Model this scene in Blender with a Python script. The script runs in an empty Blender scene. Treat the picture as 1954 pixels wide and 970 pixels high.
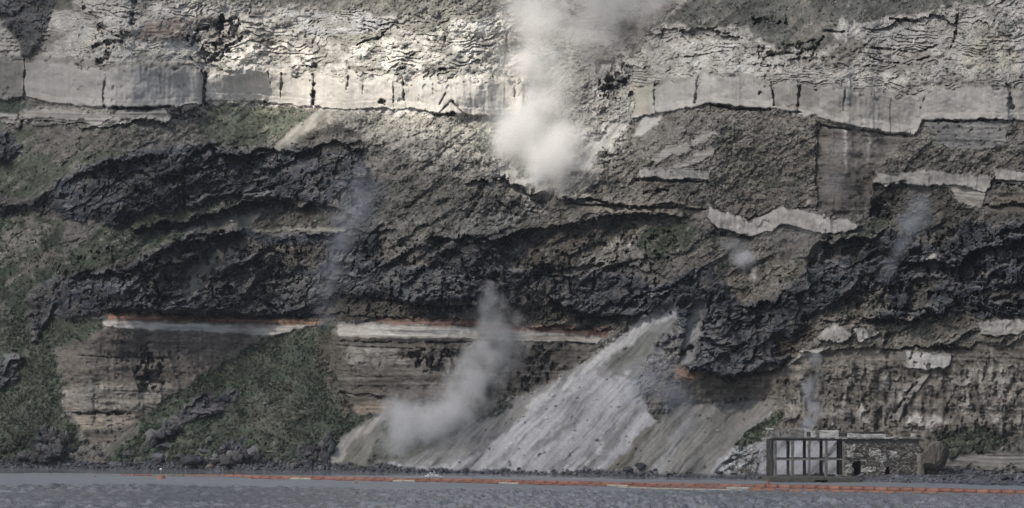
import bpy, math, random
import numpy as np
R = math.radians
rng = np.random.default_rng(7); random.seed(7)
sc = bpy.context.scene
C = sc.collection

# ------------------------------------------------------------------ camera
SP = 0.125          # metres per photo pixel at 600 m
CAMH = 20.0; VH = 745.0; UC = 977.0; D0 = 600.0
cam_d = bpy.data.cameras.new('camera'); cam = bpy.data.objects.new('camera', cam_d); C.objects.link(cam)
cam.location = (0, 0, CAMH); cam.rotation_euler = (R(90), 0, 0)
cam_d.sensor_width = 36.0; cam_d.lens = 36.0 * D0 / (1954 * SP)
cam_d.shift_y = (VH - 485.0) / 1954.0
cam_d.clip_start = 1.0; cam_d.clip_end = 20000.0
sc.camera = cam
# ------------------------------------------------------------------ light
SUN_EL = R(46); SUN_AZ = R(-128)      # azimuth measured from +Y towards +X: behind the camera, from the left
sdir = np.array([math.sin(SUN_AZ) * math.cos(SUN_EL), math.cos(SUN_AZ) * math.cos(SUN_EL), math.sin(SUN_EL)])
w = bpy.data.worlds.new('World'); sc.world = w; w.use_nodes = True
nt = w.node_tree; nt.nodes.clear()
sky = nt.nodes.new('ShaderNodeTexSky'); sky.sky_type = 'NISHITA'; sky.sun_disc = False
sky.sun_elevation = SUN_EL; sky.sun_rotation = SUN_AZ; sky.dust_density = 2.5; sky.air_density = 1.0
bg = nt.nodes.new('ShaderNodeBackground'); bg.inputs['Strength'].default_value = 0.11
hsv = nt.nodes.new('ShaderNodeHueSaturation'); hsv.inputs['Saturation'].default_value = 0.98
wo = nt.nodes.new('ShaderNodeOutputWorld')
nt.links.new(sky.outputs[0], hsv.inputs['Color']); nt.links.new(hsv.outputs[0], bg.inputs[0]); nt.links.new(bg.outputs[0], wo.inputs[0])
sl = bpy.data.lights.new('sun', 'SUN'); sl.energy = 5.0; sl.angle = R(0.55); sl.color = (1.0, 0.92, 0.80)
so = bpy.data.objects.new('sun', sl); C.objects.link(so)
from mathutils import Vector
so.rotation_euler = Vector(sdir).to_track_quat('Z', 'Y').to_euler()
sc.view_settings.view_transform = 'Standard'; sc.view_settings.look = 'None'
sc.view_settings.exposure = 0.0; sc.view_settings.gamma = 1.0
cy = sc.cycles
cy.use_denoising = True; cy.denoising_prefilter = 'NONE'; cy.max_bounces = 5; cy.diffuse_bounces = 3; cy.glossy_bounces = 2; cy.volume_bounces = 4
cy.transparent_max_bounces = 6; cy.volume_step_rate = 1.0; cy.volume_max_steps = 96; cy.caustics_reflective = False; cy.caustics_refractive = False

# ------------------------------------------------------------------ helpers
def wpt(u, v, Y):
    k = SP * Y / D0
    return ((u - UC) * k, Y, CAMH + (VH - v) * k)
def shoreY(u): return np.interp(u, [-400, 0, 977, 1500, 1954, 2350], [690, 649, 600, 563, 525, 495])
TAB = rng.random((16, 256, 256)).astype(np.float32)
def vn(x, y, k=0):
    t = TAB[k % 16]
    xi = np.floor(x).astype(np.int32); yi = np.floor(y).astype(np.int32)
    fx = (x - xi).astype(np.float32); fy = (y - yi).astype(np.float32)
    fx = fx * fx * fx * (fx * (fx * 6 - 15) + 10); fy = fy * fy * fy * (fy * (fy * 6 - 15) + 10)
    x0 = xi & 255; x1 = (xi + 1) & 255; y0 = yi & 255; y1 = (yi + 1) & 255
    a = t[x0, y0]; b = t[x1, y0]; c = t[x0, y1]; d = t[x1, y1]
    return (a + (b - a) * fx) * (1 - fy) + (c + (d - c) * fx) * fy
def fbm(x, y, o=5, k=0, g=0.5):
    s = 0; a = 1.0; n = 0
    for i in range(o):
        s = s + a * (vn(x, y, k + i) * 2 - 1); n += a; a *= g
        x, y = (0.8 * x - 0.6 * y) * 2.03 + 17.3, (0.6 * x + 0.8 * y) * 2.03 + 9.1
    return s / n
def ridged(x, y, o=4, k=0):
    s = 0; a = 1.0; n = 0
    for i in range(o):
        s = s + a * (1 - np.abs(vn(x, y, k + i) * 2 - 1) * 1.6); n += a; a *= 0.5
        x, y = (0.8 * x - 0.6 * y) * 2.1 + 7.3, (0.6 * x + 0.8 * y) * 2.1 + 3.1
    return s / n
def worley(x, y, k=0):
    """F1, F2, random value and plane-like tilt of the nearest cell"""
    xi = np.floor(x).astype(np.int32); yi = np.floor(y).astype(np.int32)
    f1 = np.full(x.shape, 9.0, np.float32); f2 = f1.copy(); cid = np.zeros_like(f1); til = np.zeros_like(f1)
    for dx in (-1, 0, 1):
        for dy in (-1, 0, 1):
            a = (xi + dx) & 255; b = (yi + dy) & 255
            ox = xi + dx + TAB[k % 16][a, b] - x; oy = yi + dy + TAB[(k + 1) % 16][a, b] - y
            d = np.sqrt(ox * ox + oy * oy).astype(np.float32); c = TAB[(k + 2) % 16][a, b]
            tl = (ox * (TAB[(k + 3) % 16][a, b] - 0.5) + oy * (TAB[(k + 4) % 16][a, b] - 0.7)).astype(np.float32)
            m = d < f1
            f2 = np.where(m, f1, np.minimum(f2, d)); cid = np.where(m, c, cid); til = np.where(m, tl, til); f1 = np.where(m, d, f1)
    return f1, f2, cid, til
def blur1(a, n, ax):
    if n < 1: return a
    k = 2 * n + 1
    p = [(0, 0), (0, 0)]; p[ax] = (n + 1, n)
    c = np.cumsum(np.pad(a, p, 'edge').astype(np.float64), ax)
    if ax == 0: return ((c[k:] - c[:-k]) / k).astype(np.float32)
    return ((c[:, k:] - c[:, :-k]) / k).astype(np.float32)
def blur(a, n, m=None):
    m = n if m is None else m
    for _ in range(2): a = blur1(blur1(a, n, 0), m, 1)
    return a
def smooth(x, a, b):
    t = np.clip((x - a) / (b - a), 0, 1); return t * t * (3 - 2 * t)

# ------------------------------------------------------------------ grid of the cliff (index 0: rows top to bottom)
ST = 1.42
us = np.concatenate([np.arange(-380, -24, 10.), np.arange(-24, 1980, ST), np.arange(1985, 2340, 10.)])
vs = np.concatenate([np.arange(-120, -10, 9.), np.arange(-10, 945, ST)])
U, V = np.meshgrid(us, vs); U = U.astype(np.float32); V = V.astype(np.float32)
NR, NC = U.shape
W1 = fbm(U / 26, V / 26, 4, 1); W2 = fbm(U / 26 + 50, V / 26 + 31, 4, 2)
W3 = fbm(U / 90, V / 90, 3, 3); W4 = fbm(U / 90 + 50, V / 90 + 31, 3, 4)

W5 = fbm(U / 8, V / 7, 3, 7); W6 = fbm(U / 8 + 40, V / 7 + 11, 3, 9)
KARST, BLOCK, RUBBLE, LAVA, GRASS, STRATA, PALE, RED, DEBRIS, BEACH = range(10)
NAMES = ['pumice_slope', 'ash_cliff_face', 'scree_slope', 'lava_cliff', 'grass_slope', 'layered_cliff', 'pale_ash_band', 'red_ash_band', 'rockslide_debris', 'beach']
ALB = {KARST: (.40, .385, .355), BLOCK: (.37, .355, .335), RUBBLE: (.165, .155, .138), LAVA: (.044, .052, .074), GRASS: (.052, .07, .052),
       STRATA: (.165, .148, .13), PALE: (.48, .45, .41), RED: (.34, .17, .115), DEBRIS: (.33, .335, .36), BEACH: (.07, .075, .092)}
COT = {KARST: .75, BLOCK: .07, RUBBLE: .85, LAVA: .42, GRASS: 1.1, STRATA: .15, PALE: .12, RED: .2, DEBRIS: 1.25, BEACH: 2.6}
cls = np.full(U.shape, RUBBLE, np.int8)
colr = np.zeros(U.shape + (3,), np.float32); colr[:] = ALB[RUBBLE]
cot = np.full(U.shape, COT[RUBBLE], np.float32)
off = np.zeros(U.shape, np.float32)
def inpoly(pts, warp=3.0, big=0.0):
    P = np.array(pts, float); pad = warp * 1.5 + big * 1.5 + 2
    c0 = np.searchsorted(us, P[:, 0].min() - pad); c1 = np.searchsorted(us, P[:, 0].max() + pad)
    r0 = np.searchsorted(vs, P[:, 1].min() - pad); r1 = np.searchsorted(vs, P[:, 1].max() + pad)
    s = (slice(r0, r1), slice(c0, c1))
    x = U[s] + W1[s] * warp * 2.6 + W5[s] * warp * 1.1 + W3[s] * big; y = V[s] + W2[s] * warp * 2.6 + W6[s] * warp * 1.1 + W4[s] * big
    m = np.zeros(x.shape, bool)
    for (xa, ya), (xb, yb) in zip(P, np.roll(P, -1, 0)):
        if ya == yb: continue
        m ^= ((ya > y) != (yb > y)) & (x < (xb - xa) * (y - ya) / (yb - ya) + xa)
    return s, m
def zone(c, pts, col=None, ct=None, o=None, warp=3.0, big=0.0, only=None):
    s, m = inpoly(pts, warp, big)
    if only is not None: m = m & np.isin(cls[s], only)
    cls[s][m] = c; colr[s][m] = col or ALB[c]; cot[s][m] = COT[c] if ct is None else ct
    off[s][m] = 0 if o is None else o
def tint(pts, col=None, ct=None, warp=4.0, big=0.0):        # same class, other stone colour or slope
    s, m = inpoly(pts, warp, big)
    if col: colr[s][m] = col
    if ct is not None: cot[s][m] = ct
# ---- upper slope of pale pumice
top = [(-400, 110), (0, 106), (45, 106), (130, 112), (200, 122), (290, 120), (350, 118), (392, 134), (500, 132), (600, 138), (640, 143), (690, 142), (760, 148),
       (800, 150), (900, 146), (960, 145), (990, 150), (1100, 165), (1200, 160), (1240, 157), (1330, 146), (1342, 138), (1400, 138), (1470, 156), (1500, 148), (1560, 160),
       (1640, 162), (1680, 175), (1750, 182), (1790, 168), (1830, 160), (1900, 160), (2360, 160)]
bot = [(2360, 230), (1900, 229), (1762, 231), (1745, 258), (1650, 244), (1560, 225), (1480, 206), (1400, 204), (1345, 200), (1260, 216), (1205, 226), (1150, 215), (1000, 219),
       (920, 221), (850, 216), (770, 208), (700, 206), (660, 210), (600, 204), (500, 194), (396, 190), (385, 199), (300, 203), (200, 205), (110, 198), (45, 188), (0, 190), (-400, 195)]
zone(KARST, [(-400, -310), (2360, -310)] + [(a, b + 2) for a, b in top[::-1]], warp=2)
zone(GRASS, [(1260, -310), (2050, -310), (1905, -5), (1850, 10), (1800, 22), (1700, 22), (1640, 52), (1560, 95), (1500, 92), (1445, 72), (1420, 56), (1340, 58), (1270, 54), (1245, 48), (1315, 0)],
     (.105, .107, .096), 1.15, warp=6, big=10)
zone(RUBBLE, [(430, -310), (1000, -310), (960, 14), (860, 20), (800, 30), (700, 16), (560, 12), (480, 4)], (.15, .147, .125), 1.2, warp=6, big=6)
zone(RUBBLE, [(260, -310), (440, -310), (480, 6), (300, 8)], (.27, .26, .22), 1.0, warp=6, big=6)
zone(KARST, [(555, 25), (640, 18), (740, 30), (730, 62), (690, 75), (600, 66), (560, 45)], (.33, .335, .34), warp=6)
zone(LAVA, [(-60, -310), (240, -310), (112, 0), (98, 42), (76, 84), (52, 106), (38, 98), (25, 70), (8, 44), (-20, 30)], (.07, .072, .08), .7, warp=4, big=8)
zone(GRASS, [(110, -20), (150, -20), (140, 20), (108, 22)], (.12, .12, .1), warp=5)
zone(RUBBLE, [(245, 76), (290, 46), (330, 30), (410, 34), (374, 52), (348, 80), (300, 78)], (.22, .19, .165), 1.0, warp=2)
zone(RED, [(268, 62), (290, 46), (345, 44), (340, 58), (290, 66)], (.22, .175, .15), 1.0, warp=8)
zone(RUBBLE, [(1178, 45), (1262, 8), (1300, 0), (1244, 50), (1226, 82), (1206, 112), (1188, 92)], (.2, .185, .16), 1.0, warp=4)
zone(RUBBLE, [(1440, 32), (1505, 32), (1512, 62), (1450, 62)], (.08, .085, .08), .6)
tint([(1838, 100), (1868, 58), (1912, 46), (1926, 80), (1954, 134), (1840, 136)], (.44, .41, .33), .5)
tint([(165, 50), (196, 40), (186, 85), (160, 92)], (.44, .41, .34), .5)
tint([(1560, 112), (1640, 62), (1650, 90), (1600, 140)], (.22, .2, .165))
for q in ([(620, 62), (760, 60), (740, 84), (640, 92)], [(720, 40), (900, 20), (970, 15), (900, 45), (800, 60)], [(480, 66), (560, 76), (540, 110), (440, 120)],
          [(800, 85), (930, 60), (930, 80), (850, 100)], [(800, 128), (860, 124), (990, 140), (980, 150), (800, 150)], [(645, 128), (760, 130), (760, 146), (650, 142)]):
    tint(q, (.235, .225, .19), warp=7, big=10)
tint([(590, 105), (960, 100), (985, 140), (860, 132), (600, 130)], (.58, .555, .50), warp=8)  # sunlight in the cloud gap put into the pumice colour
tint([(1580, 50), (1780, 40), (1800, 90), (1700, 80), (1600, 75)], (.36, .355, .34), warp=6)
# ---- middle slopes (scree is the ground colour); local tones
tint([(620, 205), (1000, 215), (960, 330), (900, 345), (760, 300), (640, 250)], (.29, .275, .235), .8, warp=8, big=15)
tint([(960, 215), (1210, 215), (1180, 300), (1100, 380), (1000, 380), (940, 330)], (.30, .29, .265), .8, warp=8, big=12)
zone(DEBRIS, [(1225, 225), (1275, 214), (1268, 226), (1225, 262), (1205, 262)], (.36, .355, .35), 1.0)
zone(DEBRIS, [(1085, 330), (1110, 300), (1165, 235), (1200, 215), (1205, 228), (1160, 290), (1125, 322)], (.36, .355, .34), 1.0, warp=6)
zone(DEBRIS, [(960, 310), (1030, 345), (1075, 352), (1060, 378), (1000, 372), (940, 345)], (.30, .29, .28), .7, warp=7)
zone(PALE, [(995, 370), (1012, 372), (1016, 384), (1004, 388)], (.55, .54, .52), .5)
tint([(0, 205), (385, 205), (400, 225), (200, 240), (0, 235)], (.30, .285, .255), .5, warp=4)
zone(PALE, [(-400, 212), (30, 214), (40, 226), (-400, 226)], (.33, .32, .3), .25, .7)
zone(PALE, [(52, 208), (120, 212), (196, 218), (225, 220), (196, 236), (130, 232), (40, 224)], (.34, .325, .3), .25, .9)
zone(PALE, [(225, 212), (330, 210), (385, 222), (330, 228), (240, 226), (205, 236)], (.31, .295, .27), .3, .6)
zone(LAVA, [(310, 205), (385, 199), (372, 218), (320, 218)], (.06, .06, .06), .2, -1.0)
zone(GRASS, [(-400, 190), (48, 190), (50, 202), (30, 216), (-400, 212)], ct=.6)
zone(GRASS, [(390, 200), (520, 196), (590, 206), (600, 222), (545, 262), (480, 282), (400, 276), (378, 236)], (.095, .108, .08), .9, warp=5)
zone(DEBRIS, [(500, 292), (560, 245), (630, 196), (662, 176), (664, 186), (600, 240), (545, 290), (505, 302)], (.27, .26, .225), 1.0, warp=2)
zone(GRASS, [(-400, 235), (110, 236), (230, 232), (300, 250), (220, 292), (130, 326), (95, 362), (40, 390), (-400, 400)], (.085, .098, .07), .8, warp=8, big=16)
zone(RUBBLE, [(60, 240), (230, 236), (300, 255), (240, 275), (130, 300), (60, 280)], (.13, .12, .1), .7, warp=8, big=12)
zone(LAVA, [(-400, 240), (22, 250), (42, 275), (28, 302), (-400, 320)], ct=.5, warp=5)
zone(LAVA, [(-400, 366), (60, 372), (110, 340), (128, 330), (118, 368), (60, 420), (-400, 420)], (.06, .058, .06), .4, warp=6)
zone(LAVA, [(118, 336), (200, 300), (250, 288), (330, 276), (400, 268), (450, 288), (520, 284), (560, 278), (610, 262), (668, 250), (690, 276), (700, 330), (722, 372), (700, 400), (640, 396), (570, 378), (480, 402),
            (420, 388), (350, 398), (290, 400), (235, 436), (160, 412), (118, 420), (96, 372)], warp=5, big=12, o=.6)
tint([(560, 270), (600, 244), (680, 240), (700, 290), (620, 292)], (.085, .078, .068), warp=6)
tint([(255, 365), (300, 330), (310, 345), (270, 390)], (.12, .11, .08), warp=5)
zone(RUBBLE, [(340, 418), (400, 372), (520, 376), (620, 384), (700, 405), (640, 436), (470, 440), (380, 434)], (.14, .128, .105), .8, warp=5, big=8)
zone(DEBRIS, [(400, 425), (520, 388), (545, 384), (500, 415), (440, 440), (330, 448)], (.2, .19, .16), .9, warp=4)
zone(PALE, [(450, 436), (560, 432), (700, 436), (715, 446), (560, 441), (452, 442)], (.26, .25, .21), .25, .5, warp=4)
zone(GRASS, [(110, 530), (130, 480), (180, 440), (240, 420), (330, 400), (400, 384), (420, 396), (350, 446), (300, 470), (250, 496), (190, 512), (140, 536)], (.072, .09, .06), .95, warp=6, big=8)
zone(RUBBLE, [(160, 520), (280, 488), (300, 500), (270, 518), (180, 530)], (.11, .1, .085), .8, warp=4)
zone(LAVA, [(70, 610), (60, 590), (96, 548), (150, 530), (260, 508), (300, 474), (352, 452), (450, 440), (560, 446), (720, 446), (700, 496), (760, 512), (830, 506), (900, 500), (1000, 512), (1140, 516), (1250, 536),
            (1292, 540), (1290, 566), (1235, 602), (1100, 606), (1020, 604), (950, 586), (800, 582), (700, 572), (650, 604), (600, 606), (450, 608), (350, 598), (200, 598), (130, 606)], warp=5, big=8, o=.8)
for q, cc in (([(296, 488), (340, 470), (352, 500), (330, 520), (300, 516)], (.1, .085, .065)), ([(450, 470), (560, 455), (620, 470), (600, 510), (480, 500)], (.105, .092, .075)),
              ([(400, 520), (560, 505), (600, 560), (500, 590), (380, 580)], (.085, .085, .088)), ([(800, 460), (870, 448), (880, 500), (800, 505)], (.1, .09, .072)),
              ([(980, 540), (1060, 540), (1060, 600), (990, 600)], (.13, .12, .1)), ([(220, 545), (270, 540), (270, 580), (220, 575)], (.1, .105, .12))):
    tint(q, cc, warp=8, big=8)
for q, cc in (([(725, 535), (800, 525), (890, 530), (905, 570), (850, 590), (770, 575)], (.085, .09, .106)), ([(1140, 545), (1190, 535), (1260, 560), (1230, 595), (1150, 600)], (.075, .08, .095)),
              ([(560, 520), (620, 515), (640, 570), (600, 590), (560, 570)], (.08, .084, .098)), ([(180, 350), (330, 320), (420, 330), (400, 360), (250, 390)], (.052, .058, .078)), ([(480, 300), (600, 310), (660, 340), (600, 370), (500, 340)], (.06, .064, .08))):
    tint(q, cc, warp=10, big=12)
zone(DEBRIS, [(345, 548), (368, 510), (420, 462), (440, 460), (425, 490), (390, 545), (352, 572)], (.19, .18, .155), .9, warp=3)
zone(LAVA, [(800, 470), (870, 456), (960, 440), (985, 452), (960, 500), (880, 512), (820, 505)], (.055, .055, .062), .4, warp=6, o=.5)
tint([(1000, 430), (1100, 425), (1230, 410), (1180, 470), (1080, 520), (990, 510)], (.115, .1, .08), .55, warp=8, big=8)
tint([(1060, 520), (1180, 455), (1260, 430), (1240, 450), (1150, 520)], (.22, .21, .18), warp=6)
tint([(840, 450), (940, 400), (1040, 390), (1030, 410), (940, 440), (850, 462)], (.24, .235, .22), warp=6)
tint([(700, 500), (800, 420), (830, 430), (760, 500)], (.19, .18, .155), warp=5)
zone(GRASS, [(1222, 442), (1268, 428), (1332, 430), (1338, 448), (1300, 480), (1245, 494), (1214, 466)], (.065, .085, .055), .9, warp=5)
zone(STRATA, [(1050, 378), (1200, 382), (1348, 386), (1346, 413), (1240, 404), (1150, 404), (1050, 398)], (.21, .19, .155), .12, .6, warp=3)
zone(RUBBLE, [(600, 400), (700, 350), (740, 360), (720, 440), (660, 440)], (.12, .12, .125), .8, warp=6)
# brown soil under the lava
zone(RUBBLE, [(640, 562), (780, 576), (900, 572), (1060, 596), (1190, 600), (1180, 622), (1150, 636), (900, 618), (640, 610), (618, 600)], (.1, .088, .07), .3, warp=5)
zone(RUBBLE, [(190, 592), (620, 602), (618, 614), (196, 606)], (.1, .09, .075), .3, warp=3)
# ---- red and cream ash beds over the layered cliffs
zone(STRATA, [(108, 650), (198, 616), (560, 640), (660, 630), (640, 640), (520, 680), (400, 712), (330, 760), (262, 806), (232, 846), (170, 850), (150, 806), (118, 782), (132, 742), (112, 704)], (.145, .125, .104), .1, warp=3)
tint([(116, 738), (250, 732), (330, 730), (300, 778), (130, 784), (118, 762)], (.24, .215, .18), warp=5)
tint([(140, 790), (262, 792), (240, 812), (160, 820)], (.25, .21, .16), warp=3)
zone(STRATA, [(612, 640), (1160, 634), (1110, 690), (1000, 760), (880, 808), (730, 812), (676, 794), (648, 742), (624, 690)], (.132, .115, .098), .1, warp=3)
tint([(650, 660), (760, 662), (770, 700), (660, 696)], (.21, .195, .17), warp=8)
tint([(950, 670), (1100, 650), (1090, 690), (960, 780), (900, 780)], (.085, .078, .065), .5, warp=6, big=8)
tint([(650, 770), (740, 765), (730, 800), (680, 796)], (.22, .17, .13), .5)
zone(RED, [(200, 603), (400, 607), (618, 612), (600, 620), (400, 616), (204, 612)], (.33, .185, .125), .15, .15, warp=2.5)
zone(PALE, [(196, 614), (250, 613), (330, 617), (430, 620), (590, 621), (560, 640), (480, 641), (400, 634), (198, 625)], (.50, .47, .42), .15, .5, warp=1.5)
zone(RED, [(720, 607), (900, 614), (1165, 630), (1160, 642), (1000, 632), (860, 624), (720, 617)], (.26, .16, .125), .15, .15, warp=3)
zone(PALE, [(646, 616), (720, 618), (860, 624), (1000, 632), (1152, 642), (1140, 655), (1000, 650), (900, 648), (645, 644)], (.36, .33, .29), .15, .5, warp=1.5)
tint([(646, 622), (780, 622), (900, 630), (900, 640), (646, 640)], (.47, .44, .40), warp=3)
# ---- right half
zone(STRATA, [(1558, 224), (1650, 246), (1748, 262), (1692, 300), (1672, 330), (1667, 410), (1560, 402), (1556, 300)], (.145, .13, .115), .1, warp=2)
zone(RUBBLE, [(1352, 262), (1405, 214), (1480, 214), (1556, 232), (1557, 396), (1482, 398), (1430, 420), (1378, 404), (1355, 384)], (.17, .155, .135), .16, 1.6, warp=3)
zone(STRATA, [(1765, 233), (1920, 233), (1925, 282), (1850, 286), (1780, 280)], (.16, .16, .16), .15, warp=3)
tint([(1680, 290), (1960, 285), (1960, 330), (1676, 330)], (.15, .138, .12), .35, warp=4)
zone(PALE, [(1240, 300), (1300, 280), (1390, 240), (1384, 252), (1310, 292), (1250, 312)], (.28, .27, .25), .6, .5, warp=5)
zone(PALE, [(1270, 322), (1330, 296), (1388, 264), (1380, 276), (1330, 312), (1284, 328)], (.27, .26, .24), .6, .5, warp=5)
zone(BLOCK, [(1215, 325), (1240, 321), (1357, 328), (1357, 345), (1280, 343), (1214, 341)], (.29, .285, .275), .05, 1.0, warp=3)
zone(BLOCK, [(1668, 328), (1780, 325), (1897, 335), (1893, 350), (1880, 364), (1760, 352), (1668, 350)], (.30, .29, .27), .12, .9, warp=3)
zone(BLOCK, [(1897, 322), (2360, 332), (2360, 345), (1960, 344), (1900, 341)], (.33, .32, .3), .1, .9, warp=1.5)
zone(PALE, [(1800, 352), (1880, 364), (1872, 396), (1840, 388), (1800, 370)], (.26, .245, .215), .12, .5, warp=3)
zone(STRATA, [(1880, 368), (2360, 368), (2360, 425), (1954, 412), (1880, 412)], (.15, .132, .11), .15, .2, warp=3)
zone(LAVA, [(1668, 352), (1712, 350), (1705, 400), (1690, 418), (1662, 420)], (.05, .046, .042), .25, -2.0, warp=4)  # dark patch: shade beside the brown wall put into the colour
zone(RUBBLE, [(1712, 350), (1800, 352), (1850, 392), (1870, 420), (1800, 470), (1760, 440), (1700, 440), (1690, 420)], (.115, .105, .09), .4, warp=6, big=6)
zone(BLOCK, [(1349, 386), (1358, 398), (1378, 406), (1410, 408), (1430, 423), (1470, 406), (1490, 395), (1560, 406), (1600, 420), (1644, 428), (1612, 444), (1570, 446), (1530, 439), (1500, 426), (1480, 436), (1450, 447), (1425, 451), (1400, 441), (1370, 438), (1354, 418)],
     (.31, .30, .285), .05, 1.2, warp=2.2)
zone(RUBBLE, [(1335, 445), (1400, 448), (1460, 455), (1560, 455), (1600, 450), (1560, 480), (1540, 510), (1460, 570), (1380, 600), (1290, 560), (1290, 510)], (.16, .148, .125), .7, warp=6, big=10)
zone(GRASS, [(1640, 440), (1684, 412), (1700, 420), (1660, 450), (1625, 455)], (.08, .09, .065), .8)
zone(LAVA, [(1262, 540), (1320, 520), (1352, 508), (1380, 560), (1420, 576), (1480, 578), (1496, 540), (1536, 512), (1546, 474), (1600, 462), (1660, 458), (1700, 436), (1740, 470), (1800, 470), (1840, 424), (1900, 424), (2360, 424),
            (2360, 602), (1954, 602), (1880, 604), (1800, 604), (1690, 604), (1600, 618), (1556, 640), (1500, 690), (1440, 712), (1360, 716), (1296, 700), (1296, 640), (1276, 600)], warp=6, big=10, o=.8)
for q, cc, ct in (([(1376, 560), (1450, 512), (1545, 494), (1530, 520), (1480, 572), (1420, 582)], (.2, .185, .15), 1.0), ([(1560, 606), (1590, 580), (1660, 550), (1700, 535), (1692, 590), (1620, 608)], (.115, .105, .085), .8),
                  ([(1570, 470), (1640, 455), (1650, 485), (1580, 495)], (.11, .1, .085), .6), ([(1740, 530), (1790, 525), (1790, 590), (1730, 590)], (.12, .115, .095), .6), ([(1860, 560), (1954, 540), (1960, 580), (1870, 580)], (.1, .09, .08), .6),
                  ([(1480, 650), (1560, 590), (1600, 600), (1560, 640), (1500, 690)], (.085, .07, .055), .6)):
    zone(RUBBLE, q, cc, ct, warp=7, big=8)
tint([(1300, 600), (1400, 580), (1500, 600), (1480, 660), (1420, 700), (1320, 700)], (.085, .09, .105), warp=10, big=14)
for q in ([(1765, 505), (1788, 470), (1782, 520)], [(1905, 500), (1930, 488), (1925, 505)], [(1856, 528), (1890, 510), (1880, 530)], [(1434, 512), (1446, 505), (1444, 532), (1436, 535)], [(1322, 520), (1330, 515), (1328, 532)], [(1880, 590), (1890, 578), (1888, 600)]):
    zone(PALE, q, (.33, .32, .3), .5, .4, warp=3)
zone(DEBRIS, [(1320, 576), (1342, 568), (1338, 640), (1322, 684), (1296, 704), (1308, 640)], (.24, .24, .245), .6, warp=3)
# ledges above the ruin
zone(RUBBLE, [(1556, 606), (1700, 600), (2360, 604), (2360, 668), (1740, 670), (1560, 668)], (.17, .155, .13), .8, warp=4, big=5)
for q in ([(1565, 632), (1584, 620), (1620, 624), (1626, 640), (1600, 652), (1566, 648)], [(1632, 628), (1680, 632), (1664, 650), (1640, 646)], [(1864, 614), (2000, 606), (2000, 634), (1870, 642)]):
    zone(BLOCK, q, (.33, .32, .30), .15, 1.0, warp=3.5)
zone(STRATA, [(1284, 706), (1380, 716), (1480, 704), (1530, 676), (1600, 664), (1740, 668), (1954, 650), (2360, 650), (2360, 900), (1780, 890), (1700, 850), (1480, 840), (1478, 766), (1400, 762), (1300, 776), (1250, 770)], (.15, .135, .115), .2, warp=4)
tint([(1290, 706), (1340, 712), (1330, 724), (1290, 728)], (.27, .16, .11))
tint([(1290, 740), (1440, 716), (1480, 730), (1440, 762), (1300, 776)], (.15, .132, .11), warp=5)
zone(RED, [(1250, 662), (1262, 652), (1258, 676), (1248, 680)], (.32, .16, .1))
zone(BLOCK, [(1726, 672), (1820, 674), (1814, 700), (1770, 705), (1728, 700)], (.40, .39, .37), .05, .6, warp=2)
zone(PALE, [(1490, 704), (1520, 680), (1526, 668), (1572, 664), (1572, 672), (1530, 678), (1506, 698)], (.33, .315, .285), .2, .7, warp=1.5)
for q, cc in (([(1700, 745), (1750, 720), (1735, 790), (1690, 800)], (.23, .22, .2)), ([(1730, 800), (1790, 782), (1780, 815), (1735, 822)], (.3, .29, .27)), ([(1800, 720), (1960, 700), (1960, 800), (1820, 790)], (.19, .172, .15)),
              ([(1590, 780), (1660, 770), (1650, 815), (1600, 820)], (.2, .185, .165)), ([(1780, 820), (1960, 815), (1960, 880), (1800, 880)], (.1, .098, .085)), ([(1670, 700), (1720, 705), (1720, 740), (1680, 735)], (.21, .2, .18))):
    tint(q, cc, warp=8, big=8)
zone(GRASS, [(1780, 822), (1890, 815), (1930, 850), (1880, 872), (1800, 865)], (.07, .08, .06), .5, warp=6)
zone(PALE, [(1795, 874), (1860, 864), (2360, 870), (2360, 886), (1800, 890)], (.2, .195, .18), .5, .3, warp=3)
zone(PALE, [(1697, 804), (1750, 722), (1776, 711), (1768, 724), (1724, 782), (1716, 806)], (.26, .25, .23), .3, .9, warp=1)
zz = (cls == BLOCK) & (V > 300); off += np.where(zz, 1.3 * np.abs(((U + 10 * W3) / 34.) % 2 - 1) + .4 * fbm(U / 6, V / 40, 3, 3), 0)
# ---- left foot: green slopes and the big green cone
zone(GRASS, [(-400, 420), (60, 400), (110, 420), (120, 500), (90, 550), (55, 600), (80, 612), (150, 608), (200, 612), (192, 640), (112, 662), (108, 704), (128, 742), (114, 782), (146, 806), (160, 846), (130, 880), (-400, 884)],
     (.066, .082, .056), 1.1, warp=6, big=8)
for q, cc in (([(0, 440), (60, 420), (100, 430), (60, 470), (0, 500)], (.2, .19, .165)), ([(40, 500), (100, 460), (110, 480), (60, 540)], (.14, .13, .11))): tint(q, cc, warp=8, big=10)
zone(LAVA, [(50, 606), (60, 560), (120, 520), (130, 534), (100, 580), (70, 650), (60, 660)], (.085, .085, .095), warp=6)
zone(LAVA, [(-20, 730), (0, 690), (30, 665), (48, 680), (30, 720), (0, 745)], (.1, .1, .12), 1, warp=6)
zone(LAVA, [(60, 850), (70, 815), (110, 810), (128, 850), (110, 880), (60, 880)], (.085, .087, .1), 1, warp=6)
zone(GRASS, [(600, 622), (642, 626), (622, 660), (630, 700), (652, 744), (684, 792), (726, 790), (646, 848), (622, 876), (500, 884), (236, 886), (180, 878), (240, 822), (266, 800), (334, 752), (404, 704), (484, 658), (548, 636)],
     (.062, .08, .055), 1.3, warp=3)
tint([(600, 640), (640, 640), (650, 730), (676, 784), (650, 790), (620, 740), (605, 690)], (.105, .095, .075), warp=6)
tint([(440, 760), (560, 730), (600, 780), (520, 830), (440, 820)], (.1, .105, .08), warp=9, big=10)
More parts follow.
